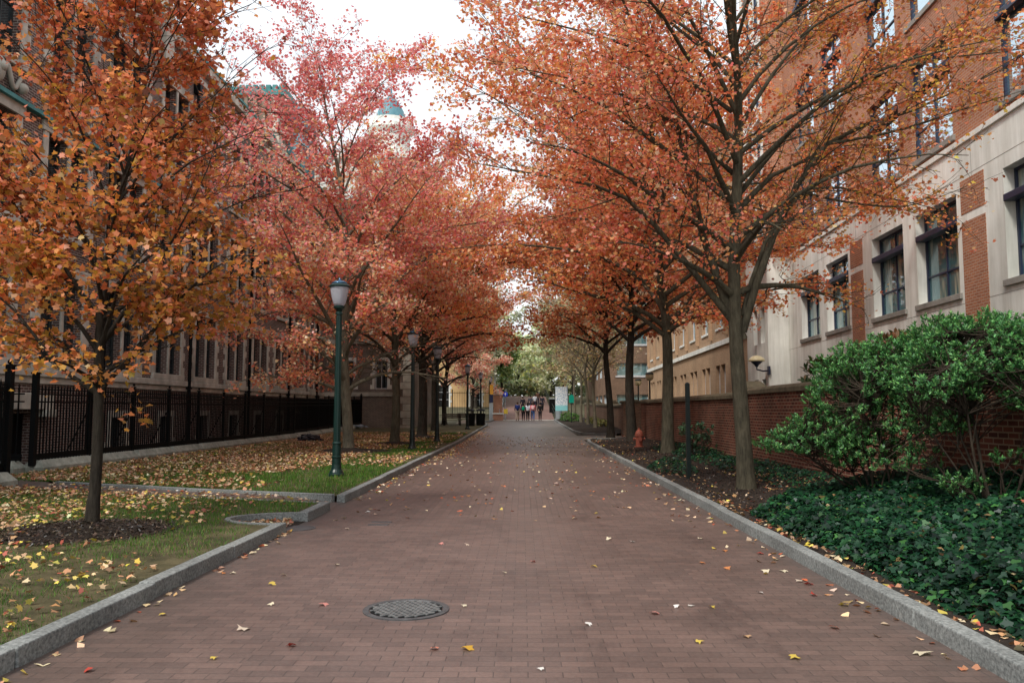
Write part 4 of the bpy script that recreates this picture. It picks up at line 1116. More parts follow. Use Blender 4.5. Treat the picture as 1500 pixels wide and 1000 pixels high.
ch = MB(); ch.box(-20.0, -15.0, 49.7, 53.1, 21.4, 21.75)
for k in range(12): ch.box(-20 + .42 * k, -20 + .42 * k + .30, 49.72, 53.1, 21.752, 22.05)
ch.build('chimney_coping', 'copper', gb)
ch = MB(); ch.lathe([(1.05, 0), (1.0, .5), (.82, 1.1), (.5, 1.7), (.15, 2.1), (.02, 2.4)], (-14.45, 51.5, 19.3), 18); ch.lathe([(.95, 15.8), (.95, 19.3)], (-14.45, 51.5, 0), 18)
ch.build('turret_dome', 'copper_blue', gb, smooth=True)
d_ = MB(); d_.box(-14.32, -14.25, 21.6, 23.1, -.45, 1.45); d_.box(-14.25, -14.22, 22.33, 22.37, -.45, 1.45); d_.build('basement_door', 'iron_black', gb)
d_ = MB(); d_.box(-14.0, -13.75, 21.0, 23.8, 1.56, 2.02); d_.box(-14.0, -13.68, 21.0, 21.5, 1.35, 1.558); d_.box(-14.0, -13.68, 23.3, 23.8, 1.35, 1.558); d_.build('door_lintel', 'stone_old', gb, bevel=.02)

# --- tower wing at the far left, facing the camera
tw = empty('tower_building', (0, 0, 0), 'brick wing with stone quoins and blue domed turret at the far left', 'building')
M['brick_wing'] = m_brick('grey_brown_brick', (.24, .18, .145), (.15, .115, .10), (.36, .32, .27), .21, .078, .013, .6, .9)
O5 = (-17.0, 57.2)
ops = [(4.2, 5.1, 3.0, 5.0), (6.6, 7.5, 3.0, 5.0), (4.2, 5.1, 7, 9.4), (6.6, 7.5, 7, 9.4), (4.2, 5.1, 12, 14.5), (6.6, 7.5, 12, 14.5)]
f = MB(); facade(f, O5, (1, 0), (0, -1), 0, 9.2, -.2, 16.6, ops, .25); f.build('wall', 'brick_wing', tw)
f = MB()
for z in (2.5, 6.2, 11.0): f.box(-17, -8.6, 57.08, 57.3, z, z + .28)
f.build('stone_bands', 'stone_old', tw)
for o in ops: window(tw, O5, (1, 0), (0, -1), *o, .25, 'white_frame', 'glass_old', nx=2, bars=(.5,), sill=False, surround='stone')
f = MB(); facade(f, (-7.8, 57.2), (0, 1), (1, 0), 0, 14, -.2, 16.6, [], .25); f.build('side_wall', 'brick_wing', tw)
f = MB()
for k in range(33): f.box(-8.7 + (.3 if k % 2 else 0), -7.74, 57.14, 57.6 + (.3 if k % 2 else 0), .5 * k, .5 * k + .46)
f.build('quoins', 'stone_old', tw)
f = MB(); f.box(-17.2, -7.6, 57.0, 71.4, 16.6, 17.1); f.box(-17.0, -7.8, 57.2, 71.2, 17.1, 19.6); f.box(-17.25, -7.55, 56.95, 71.45, 19.6, 20.0)
for k in range(14): f.box(-17 + .68 * k, -16.7 + .68 * k, 57.05, 57.19, 17.3, 19.4)
f.build('parapet', 'stone', tw)
f = MB(); f.box(-16.98, -8.0, 57.5, 71, 0, 16.5); f.build('inner_block', 'brick_brown', tw)
f = MB(); f.lathe([(1.55, 19), (1.55, 23.1), (1.9, 23.2), (1.9, 23.5), (1.75, 23.7), (1.75, 24.0), (1.35, 24.1)], (-10.3, 62, 0), 20); f.build('turret', 'stone', tw)
f = MB(); f.lathe([(1.2, 24.0), (1.18, 24.3), (1.0, 24.9), (.68, 25.5), (.32, 25.9), (.12, 26.3), (.05, 26.8), (.01, 27)], (-10.3, 62, 0), 20); f.build('dome', 'copper_blue', tw, smooth=True)
# --- warm building far left
wb = empty('warm_building', (0, 0, 0), 'warm tan building with arched window beyond the far iron fence', 'building')
O6 = (-16, 100); ops = [(9.6, 11.0, 1.6, 4.6), (5.6, 7.0, 1.6, 4.6), (1.6, 3, 1.6, 4.6)]
f = MB(); facade(f, O6, (1, 0), (0, -1), 0, 12.5, 0, 11, ops, .3); f.build('wall', 'warm_wall', wb)
for o in ops: window(wb, O6, (1, 0), (0, -1), *o, .3, 'white_frame', 'glass_old', nx=2, bars=(.4, .7), surround='stone', sillmat='stone')
f = MB(); f.box(-16.3, -3.2, 99.6, 112, 11, 11.5); f.box(-15.9, -3.6, 100.35, 111.5, 0, 10.98); f.build('cornice', 'stone', wb)
f = MB(); f.quad((-16.3, 99.6, 11.502), (-3.2, 99.6, 11.502), (-6, 106, 15), (-13, 106, 15)); f.quad((-3.2, 99.6, 11.502), (-3.2, 112, 11.502), (-6, 106, 15)); f.build('roof', 'slate', wb)

# ------------------------------------------------------------------ right brick wall
def brick_wall(label, x, y0, y1, h, mat, pier=None, group='brick garden walls on the right'):
    r = empty('brick_wall', (0, 0, 0), label, 'wall', group)
    m = MB()
    n = max(1, round((y1 - y0) / 6))
    for k in range(n):
        a, b = y0 + (y1 - y0) * k / n, y0 + (y1 - y0) * (k + 1) / n
        za, zb = gz(a), gz(b)
        m.quad((x, a, za - .1), (x, b, zb - .1), (x, b, zb + h), (x, a, za + h))
        m.quad((x + .36, b, zb - .1), (x + .36, a, za - .1), (x + .36, a, za + h), (x + .36, b, zb + h))
    m.quad((x + .36, y0, gz(y0) - .1), (x, y0, gz(y0) - .1), (x, y0, gz(y0) + h), (x + .36, y0, gz(y0) + h))
    m.quad((x, y1, gz(y1) - .1), (x + .36, y1, gz(y1) - .1), (x + .36, y1, gz(y1) + h), (x, y1, gz(y1) + h))
    m.build('masonry', mat, r)
    c = MB(); rgn = random.Random(int(y0))
    n = max(1, round((y1 - y0) / 1.5))
    for k in range(n):
        a, b = y0 + (y1 - y0) * k / n + .004, y0 + (y1 - y0) * (k + 1) / n - .004
        za, zb = gz(a) + h, gz(b) + h; j = rgn.uniform(-.006, .006)
        prof = [(-.07, .004), (-.075, .10), (-.03, .15), (.18, .19), (.39, .15), (.435, .10), (.43, .004)]
        i = len(c.v)
        for yy, zz in ((a, za), (b, zb)):
            for px_, pz in prof: c.v.append((x + px_, yy, zz + pz + (j if pz > .05 else 0)))
        q = len(prof)
        for t in range(q): c.f.append((i + t, i + (t + 1) % q, i + q + (t + 1) % q, i + q + t))
        c.f.append(tuple(range(i, i + q))[::-1]); c.f.append(tuple(range(i + q, i + 2 * q)))
    c.build('coping', 'coping', r)
    if pier:
        for (py, ph) in pier:
            p = MB(); p.box(x - .12, x + .48, py - .3, py + .3, gz(py) - .1, gz(py) + ph); p.build('pier', mat, r)
            p = MB(); p.box(x - .2, x + .56, py - .38, py + .38, gz(py) + ph + .002, gz(py) + ph + .12)
            p.obox((x + .18, py), (1, 0), (0, 1), -.36, .36, -.36, .36, gz(py) + ph + .122, gz(py) + ph + .30, .18); p.build('pier_cap', 'coping', r, bevel=.02)
    return r
brick_wall('dark red brick wall with rounded coping behind the evergreen shrubs', 5.9, -3, 21.3, 1.95, 'brick_red')
brick_wall('dark red brick wall with capped pier, from the forked maple to the side path', 5.9, 21.9, 40.6, 1.86, 'brick_red', [(21.6, 2.0)])
brick_wall('brown brick wall beyond the side path behind the thin grey trees', 6.25, 47.2, 82, 1.6, 'brick_brown', [(47.1, 1.75), (58, 1.75), (70, 1.75)])
r = empty('brick_pier', (6.1, 45.4, gz(45)), 'square brown brick pier with stone cap standing beside the side path', 'pier')
p = MB(); p.box(-.55, .6, -.5, .5, -.1, 1.85); p.build('masonry', 'brick_brown', r); p = MB(); p.box(-.63, .68, -.58, .58, 1.852, 1.98); p.build('pier_cap', 'coping', r, bevel=.02)

# ------------------------------------------------------------------ iron fence
def fence(label, A, B, zfun, bay=2.4, endposts=(True, True), braces=False):
    A = Vector(A); B = Vector(B); L = (B - A).length; u = (B - A) / L; nn = Vector((-u.y, u.x))
    r = empty('iron_fence', (A.x, A.y, zfun(A.y)), label, 'fence', 'black iron fences along the left building')
    n = max(1, round(L / bay)); U = (u.x, u.y); Q = (nn.x, nn.y); O = (0, 0)
    z0 = zfun(A.y)
    b = MB()
    for k in range(n):
        a, c = L * k / n, L * (k + 1) / n
        dz = zfun((A + u * (a + c) / 2).y) - z0
        m = MB()
        for (h, w_) in ((.44, .02), (1.66, .02), (1.84, .02)):
            m.obox(O, U, Q, a, c, -w_, w_, dz + h, dz + h + .035)
        np_ = round((c - a) / .13)
        for j in range(1, np_):
            t = a + (c - a) * j / np_
            m.obox(O, U, Q, t - .014, t + .014, -.014, .014, dz + .30, dz + 2.0)
            m.obox(O, U, Q, t - .022, t + .022, -.022, .022, dz + 1.95, dz + 1.985); m.obox(O, U, Q, t - .016, t + .016, -.016, .016, dz + 1.985, dz + 2.10, .0155)
        m.obox(O, U, Q, a, c, -.012, .012, dz + .33, dz + .438)
        m.build('picket_panel', 'iron_black', r)
        s = MB(); s.obox(O, U, Q, a + .004, c - .004, -.26, .26, -.2 + dz, dz + .16); s.obox(O, U, Q, a + .004, c - .004, -.26, .26, dz + .161, dz + .32, .13)
        s.build('stone_base', 'plinth', r)
    for k in range(n + 1):
        if k == 0 and not endposts[0] or k == n and not endposts[1]: continue
        a = L * k / n; dz = zfun((A + u * a).y) - z0; w_ = .06 if k in (0, n) else .032; h = 2.32 if k in (0, n) else 2.12
        m = MB(); m.obox(O, U, Q, a - w_, a + w_, -w_, w_, dz + .2, dz + h); m.obox(O, U, Q, a - w_ - .02, a + w_ + .02, -w_ - .02, w_ + .02, dz + h, dz + h + .04)
        p = A + u * a - A
        m.sphere((p.x, p.y, dz + h + .09), .055 if w_ > .05 else .04, 8, 6); m.build('post', 'iron_black', r)
        if braces and 0 < k < n:
            m = MB(); q = Vector((p.x, p.y)); m.tube([(q.x + nn.x * .02, q.y + nn.y * .02, dz + 1.5), (q.x + nn.x * .75, q.y + nn.y * .75, dz + .0)], .018, 6); m.build('brace', 'iron_black', r)
    return r
fence('black iron picket fence on a stone base along the left lawn', (-11.3, 18.75), (-11.3, 57), lambda y: gz(y) + .06, braces=True)
fence('short black iron fence return beside the basement door', (-13.9, 18.6), (-11.46, 18.6), lambda y: .06, endposts=(True, False))
fence('black iron fence end at the left edge before the side path', (-9.85, -2), (-9.85, 15.5), lambda y: .06)
# handrail down to the basement door
h = MB(); h.tube([(-12.1, 18.4, .0), (-12.1, 18.4, 1.0), (-12.4, 18.9, 1.0), (-13.0, 20.6, .6), (-13.0, 20.6, -.1)], .02, 8)
tag(h.build('handrail', 'iron_black'), 'thin black handrail bending down beside the basement door', 'handrail')
fr = empty('far_fence', (-9.6, 86, gz(86)), 'thin iron fence in front of the warm tan building', 'fence')
for k in range(3):
    m = MB(); x0 = 2.2 * k
    for hh in (.3, 2.6): m.box(x0, x0 + 2.2, -.02, .02, hh, hh + .04)
    for j in range(12): m.box(x0 + .18 * j + .02, x0 + .18 * j + .045, -.012, .012, .05, 2.8)
    m.build('picket_panel', 'iron_black', fr)
for k in range(4):
    m = MB(); m.box(2.2 * k - .05, 2.2 * k + .05, -.05, .05, -.2, 3.0); m.build('post', 'iron_black', fr)

# ------------------------------------------------------------------ street lamps
def make_lamp(loc, label, mat):
    r = empty('street_lamp', loc, label, 'street lamp', 'lantern posts along the left kerb')
    b = MB(); b.lathe([(.17, -.03), (.17, .06), (.155, .075), (.15, .10), (.115, .16), (.10, .26), (.098, .40), (.112, .41), (.112, .44), (.096, .45), (.093, .70), (.104, .71), (.104, .73), (.085, .75)], n=20)
    b.build('base', mat, r)
    b = MB(); b.lathe([(.082, .74), (.076, 1.5), (.066, 3.5), (.062, 3.56)], n=24, flute=.07); b.build('pole', mat, r)
    b = MB(); b.lathe([(.062, 3.55), (.085, 3.56), (.085, 3.59), (.06, 3.62), (.075, 3.66), (.12, 3.70), (.125, 3.74), (.10, 3.755)], n=20); b.build('collar', mat, r, smooth=False)
    b = MB(); b.lathe([(.105, 3.755), (.13, 3.80), (.165, 3.92), (.19, 4.05), (.205, 4.15), (.205, 4.163)], n=20); g = b.build('globe', 'lantern', r, smooth=True)
    b = MB(); b.lathe([(.05, 3.76), (.05, 3.84), (.085, 3.845), (.085, 4.02), (.08, 4.03)], n=14); b.build('bulb_housing', 'grey_post', g)
    b = MB(); b.lathe([(.20, 4.165), (.235, 4.17), (.238, 4.20), (.20, 4.23), (.185, 4.235)], n=20); cp_ = b.build('cap', mat, r)
    b = MB(); b.lathe([(.185, 4.236), (.17, 4.27), (.12, 4.305), (.06, 4.32), (.03, 4.325), (.03, 4.36), (.01, 4.38)], n=20); b.build('cap_dome', 'lamp_cap', cp_, smooth=True)
    return r
L1 = make_lamp((-4.07, 17.9, .10), 'nearest green lamp post with pale lantern on the left lawn', 'green_paint')
L2 = make_lamp((-3.95, 29.3, .10), 'second nearest lamp post, black, right of the pale trunked maple', 'black_paint')
for (x, y, lab) in [(-3.82, 36.6, 'third nearest black lamp post, right of the dark trunk'), (-3.66, 54.5, 'slim black lamp post before the black bins'),
                    (-3.5, 68.5, 'black lamp post just behind the black bins'), (-3.3, 84.5, 'farthest lamp post, beside the amber banner and gate pier')]:
    dup(L2, (x, y, gz(y) + .1), lab)

# ------------------------------------------------------------------ small things
# black post on the right bed
b = empty('steel_post', (3.5, 17.3, .1), 'plain black square post standing in the right bed', 'post')
m = MB(); m.box(-.045, .045, -.045, .045, -.1, 2.0); m.build('shaft', 'black_paint', b, bevel=.006)
m = MB(); m.obox((0, 0), (1, 0), (0, 1), -.047, .047, -.047, .047, 2.001, 2.03, .03); m.build('post_cap', 'black_paint', b)
# fire hydrant
h = empty('fire_hydrant', (4.42, 31, .13), 'faded red fire hydrant standing in the mulch by the brick wall', 'fire hydrant')
m = MB(); m.lathe([(.19, -.03), (.19, .05), (.13, .06), (.125, .42), (.17, .43), (.17, .47), (.14, .475)], n=18); m.build('barrel', 'hydrant', h)
m = MB(); m.lathe([(.155, .476), (.15, .54), (.11, .62), (.05, .67), (.035, .68), (.035, .74), (.01, .745)], n=18); m.build('bonnet', 'hydrant', h)
for (dx, dy, rr, ln) in ((1, 0, .05, .19), (-1, 0, .05, .19), (0, -1, .07, .20)):
    m = MB(); m.tube([(dx * .1, dy * .1, .33), (dx * ln, dy * ln, .33)], rr, 10); m.tube([(dx * ln, dy * ln, .33), (dx * (ln + .03), dy * (ln + .03), .33)], rr * 1.25, 6); m.build('outlet', 'hydrant', h)

# manhole
mh = empty('manhole_cover', (-.905, 6.47, .004), 'round iron manhole cover with woven tread pattern on the brick walk', 'manhole cover')
m = MB(); m.lathe([(.335, -.02), (.335, .004), (.29, .0045), (.285, -.004), (.284, -.02)], n=48); m.build('ring', 'cast_iron', mh)
m = MB(); m.lathe([(.28, -.02), (.28, .0), (.01, .0015)], n=48); m.build('lid', 'iron_black', mh)
m = MB()
for i in range(-6, 7):
    for j in range(-6, 7):
        x, y = i * .046, j * .046
        if x * x + y * y > .262 ** 2: continue
        if (i + j) % 2: m.box(x - .034, x + .034, y - .010, y + .010, -.001, .010)
        else: m.box(x - .010, x + .010, y - .034, y + .034, -.001, .0101)
M['worn_iron'] = m_noise('worn_iron', (.10, .107, .11), (.22, .23, .23), 12, .4, .3, 60, .004, metal=.3)
tread = m.build('tread', 'worn_iron', mh, bevel=.003); tread.rotation_euler = (0, 0, .6)
mh2 = empty('manhole_cover', (-2.97, 10.8, .003), 'round dark iron lid tucked against the end of the left kerb', 'manhole cover')
m = MB(); m.lathe([(.25, -.02), (.25, .004), (.225, .0045), (.222, .001)], n=36); m.build('ring', 'cast_iron', mh2)
m = MB(); m.lathe([(.22, -.02), (.22, .003), (.01, .004)], n=36); m.build('lid', 'cast_iron', mh2)
dr = empty('drain_slot', (-1.95, 11.15, .003), 'two small dark iron drain slots in the walk near the round inlet', 'drain')
for k in range(2):
    m = MB(); m.box(-.14, .14, -.045 + .26 * k, .045 + .26 * k, -.02, .004); m.build('grate', 'cast_iron', dr, bevel=.002)
    for ch_ in (): pass

# crumpled black bag and pale sheet on the ground
def crumple(name, loc, sx, sy, sz, mat, label, cat, seed):
    m = MB(); n, k = 26, 14
    for j in range(k + 1):
        for i in range(n):
            a = 2 * PI * i / n; ph = PI / 2 * j / k
            r = math.cos(ph) if j < k else .02
            v = Vector((r * math.cos(a), r * math.sin(a), math.sin(ph)))
            f = 1 + .55 * noise.noise(v * 2.3 + Vector((seed, 0, 0))) + .25 * noise.noise(v * 6 + Vector((0, seed, 0)))
            m.v.append((loc[0] + v.x * sx * f, loc[1] + v.y * sy * f, loc[2] + max(-.01, v.z * sz * f)))
    for j in range(k):
        for i in range(n):
            a = j * n + i; b = j * n + (i + 1) % n; m.f.append((a, b, b + n, a + n))
    return tag(m.build(name, mat), label, cat)
crumple('plastic_bag', (-9.75, 37.2, .12), .55, .35, .28, 'plastic_black', 'crumpled black plastic bag lying on leaf litter by the fence', 'bag', 3)
crumple('plastic_sheet', (-11.0, 54.5, gz(54) + .25), .6, .6, .14, 'tarp', 'pale blue grey sheet lying on the fence base beyond the trees', 'sheet', 8)

# litter bins
def bin_(loc, label):
    r = empty('litter_bin', loc, label, 'litter bin', 'black litter bins by the far lamp')
    m = MB(); m.lathe([(.30, 0), (.34, .06), (.36, .85), (.39, .87), (.39, .93), (.33, .94)], n=20); m.build('drum', 'iron_black', r)
    m = MB(); m.lathe([(.37, 1.12), (.40, 1.14), (.36, 1.20), (.2, 1.28), (.03, 1.30)], n=20); hd = m.build('hood', 'iron_black', r)
    for k in range(4):
        a = PI / 4 + k * PI / 2; m = MB(); m.tube([(.33 * math.cos(a), .33 * math.sin(a), .9), (.33 * math.cos(a), .33 * math.sin(a), 1.16)], .02, 6); m.build('bracket', 'iron_black', r)
    return r
b1 = bin_((-3.95, 62, gz(62) + .1), 'left of two black litter bins beside the slim lamp post')
dup(b1, (-3.15 - .1, 63.5, gz(63.5) + .1), 'right of two black litter bins beside the slim lamp post')
# benches
bn = empty('park_bench', (-5.45, 63.5, gz(63.5) + .1), 'dark slatted bench behind the black litter bins', 'bench', 'dark benches on the far left lawn', rz=.3)
m = MB()
for k in range(4): m.box(-.75, .75, -.22 + .115 * k, -.12 + .115 * k, .42, .455)
m.build('seat', 'wood', bn)
m = MB()
for k in range(3): m.box(-.75, .75, .24 + .035 * k, .265 + .035 * k, .55 + .13 * k, .65 + .13 * k)
m.build('backrest', 'wood', bn)
for sx in (-.62, .62):
    for (ya, yb_) in ((-.18, -.18), (.2, .34)):
        m = MB(); m.box(sx - .03, sx + .03, ya - .03, ya + .03, -.05, .42); 
        if yb_ > 0: m.tube([(sx, ya, .42), (sx, yb_, .9)], .025, 6)
        m.build('leg', 'iron_black', bn)
    m = MB(); m.tube([(sx, -.18, .42), (sx, -.2, .64), (sx, .25, .66)], .022, 6); m.build('armrest', 'iron_black', bn)
dup(bn, (-4.55, 66.5, gz(66.5) + .1), 'dark slatted bench nearer the lamp behind the bins', .1)

# gate pier with low wall, signs, banner
gp = empty('gate_pier', (-2.52, 84.6, gz(84)), 'tall square brick gate pier with rounded stone cap by the ramp', 'pier')
m = MB(); m.box(-.45, .45, -.45, .45, -.2, 2.55); m.build('masonry', 'brick_orange', gp)
m = MB(); m.box(-.52, .52, -.52, .52, 2.552, 2.70); m.lathe([(.45, 2.70), (.42, 2.95), (.28, 3.15), (.05, 3.24)], n=16); m.build('pier_cap', 'stone_old', gp)
lw = empty('low_wall', (-2.2, 82.2, gz(82)), 'low brick wall with pale capstone in front of the gate pier', 'wall')
m = MB(); m.box(-.75, .25, -.2, .2, -.2, .62); m.build('masonry', 'brick_orange', lw); m = MB(); m.box(-.82, .32, -.27, .27, .622, .74); m.build('capstone', 'stone', lw)
def post_sign(name, loc, label, h, post, sign_fn, mat, text=None):
    r = empty(name, loc, label, 'sign')
    m = MB(); m.tube([(0, 0, -.1), (0, 0, h)], .035, 8); m.build('post', post, r)
    m = MB(); sign_fn(m); m.build('sign_face', mat, r)
    return r
s1 = post_sign('round_sign', (-1.75, 84.2, gz(84)), 'round blue sign on a thin post beside the brick gate pier', 2.9, 'grey_post', lambda m: m.tube([(0, -.04, 2.62), (0, -.07, 2.62)], .27, 20), 'blue_sign')
m = MB(); m.tube([(0, -.071, 2.62), (0, -.074, 2.62)], .0, 3); 
a_ = MB(); a_.box(-.03, .03, -.078, -.072, 2.46, 2.68); a_.v += [(-.13, -.075, 2.66), (.13, -.075, 2.66), (0, -.075, 2.80)]; a_.f.append((8, 9, 10)); a_.build('arrow', 'white_paint', s1)
post_sign('yellow_sign', (-1.68, 82.9, gz(83)), 'small square yellow sign low on a post by the gate pier', 1.05, 'grey_post', lambda m: m.box(-.2, .2, -.06, -.04, .65, 1.12), 'yellow')
post_sign('green_sign', (4.25, 70.5, gz(70) + .1), 'rounded green sign on a thin post before the thin grey trees', 2.3, 'black_paint', lambda m: (m.box(-.22, .22, -.06, -.04, 1.75, 2.25), m.tube([(0, -.04, 2.25), (0, -.058, 2.25)], .215, 18)), 'teal_sign')
bn2 = empty('banner_post', (-3.15, 82.6, gz(82)), 'pale grey post carrying amber and navy banner beside the gate pier', 'banner')
m = MB(); m.box(-.20, .18, -.12, .12, -.1, 1.75); m.build('plinth', 'grey_post', bn2)
m = MB(); m.tube([(-.2, 0, 1.7), (-.2, 0, 4.0)], .04, 8); m.build('pole', 'black_paint', bn2)
m = MB(); m.box(-.15, .2, -.012, .012, 2.62, 3.6); m.build('amber_banner', 'amber', bn2); m = MB(); m.box(-.15, .2, -.012, .012, 1.78, 2.6); m.build('navy_banner', 'navy_cloth', bn2)
def m_pattern():
    m, nt, out = mat_new('patterned_banner')
    v = nt.nodes.new('ShaderNodeTexVoronoi'); v.inputs['Scale'].default_value = 9; nt.links.new(objco(nt), v.inputs['Vector'])
    s = nt.nodes.new('ShaderNodeSeparateXYZ'); nt.links.new(objco(nt), s.inputs[0])
    c1 = ramp(nt, v.outputs['Distance'], [(.25, (.20, .36, .55)), (.45, (.74, .80, .84))])
    fl_ = ramp(nt, s.outputs['Z'], [(.0, (0, 0, 0)), (1, (1, 1, 1))])
    mp = N(nt, 'ShaderNodeMapRange'); mp.inputs['From Min'].default_value = 1.4; mp.inputs['From Max'].default_value = 1.6; nt.links.new(s.outputs['Z'], mp.inputs['Value'])
    c = mixc(nt, (.25, .62, .66), c1, mp.outputs[0]); principled(nt, out, c, .6); return m
M['pattern'] = m_pattern()
pb = empty('patterned_banner', (4.0, 83.2, gz(83)), 'tall white and blue patterned banner beside the ramp on the right', 'banner')
m = MB(); m.box(-.62, .62, -.015, .015, .95, 3.4); m.build('cloth', 'pattern', pb)
for sx in (-.66, .66):
    m = MB(); m.tube([(sx, 0, -.1), (sx, 0, 3.5)], .035, 8); m.build('pole', 'black_paint', pb)
ub = empty('utility_box', (3.75, 84.3, gz(84)), 'grey utility box below the patterned banner', 'utility box')
m = MB(); m.box(-.35, .35, -.25, .25, -.1, 1.1); m.build('cabinet', 'grey_post', ub, bevel=.03); m = MB(); m.box(-.38, .38, -.28, .28, 1.101, 1.16); m.build('lid', 'grey_post', ub, bevel=.02)
db = empty('dark_kiosk', (3.45, 92.0, gz(92)), 'dark grey bin cabinet at the right side of the ramp', 'bin cabinet')
m = MB(); m.box(-.4, .4, -.35, .35, -.2, 1.5); m.build('cabinet', 'iron_black', db, bevel=.04); m = MB(); m.box(-.44, .44, -.4, .4, 1.501, 1.6); m.build('lid', 'grey_post', db, bevel=.03)
# ramp railings
for sx, lab in ((-2.35, 'pale metal railing along the left side of the ramp'), (3.35, 'dark railing along the right side of the ramp')):
    rl = empty('ramp_railing', (sx, 84, 0), lab, 'railing')
    mt = 'grey_post' if sx < 0 else 'black_paint'
    m = MB(); ysr = [84, 92, 100, 108, 116, 130]
    for hh in (1.05, .6): m.tube([(0, y - 84, gz(y) + hh) for y in ysr], .035, 6)
    m.build('handrail', mt, rl)
    for k in range(12):
        y = 84 + 3.6 * k; m = MB(); m.tube([(0, y - 84, gz(y) - .1), (0, y - 84, gz(y) + 1.05)], .03, 6); m.build('post', mt, rl)
# wall sconce on the stone bay, two globe lamps above the wall
sc = empty('wall_lamp', (O2[0] + UB[0] * .55 + NB[0] * .0, O2[1] + UB[1] * .55, 3.75), 'wall lamp with cream bowl on the limestone bay', 'wall lamp')
sc.location = (O2[0] + NB[0] * .02 - .0, O2[1] + .02, 3.6)
m = MB(); m.tube([(0, -.02, -.25), (-.25, -.05, -.28), (-.55, -.08, -.2), (-.55, -.08, -.02)], .035, 8); m.box(-.02, .06, -.14, .1, -.45, -.05); m.build('arm', 'navy', sc)
m = MB(); m.lathe([(.06, -.08), (.10, .0), (.24, .12), (.26, .16)], (-.55, -.08, 0), 16); m.build('bowl', 'navy', sc, smooth=True)
m = MB(); m.lathe([(.36, .165), (.38, .20), (.34, .29), (.20, .40), (.03, .44)], (-.55, -.08, 0), 16); m.build('shade', 'cream_globe', sc, smooth=True)
for (x, y, hh, lab) in [(7.6, 48.6, 3.2, 'cream globe lamp above the wall behind the grey trunk'), (8.4, 59, 3.1, 'small yellowish globe lamp above the far wall by the dark trunk')]:
    gl = empty('globe_lamp', (x, y, gz(y)), lab, 'lamp', 'globe lamps behind the right wall')
    m = MB(); m.tube([(0, 0, -.1), (0, 0, hh)], .05, 8); m.build('pole', 'black_paint', gl)
    m = MB(); m.sphere((0, 0, hh + .22), .25, 14, 10); m.build('globe', 'cream_globe', gl, smooth=True)
    m = MB(); m.lathe([(.27, hh + .36), (.2, hh + .46), (.03, hh + .5)], n=14); m.build('cap', 'black_paint', gl)

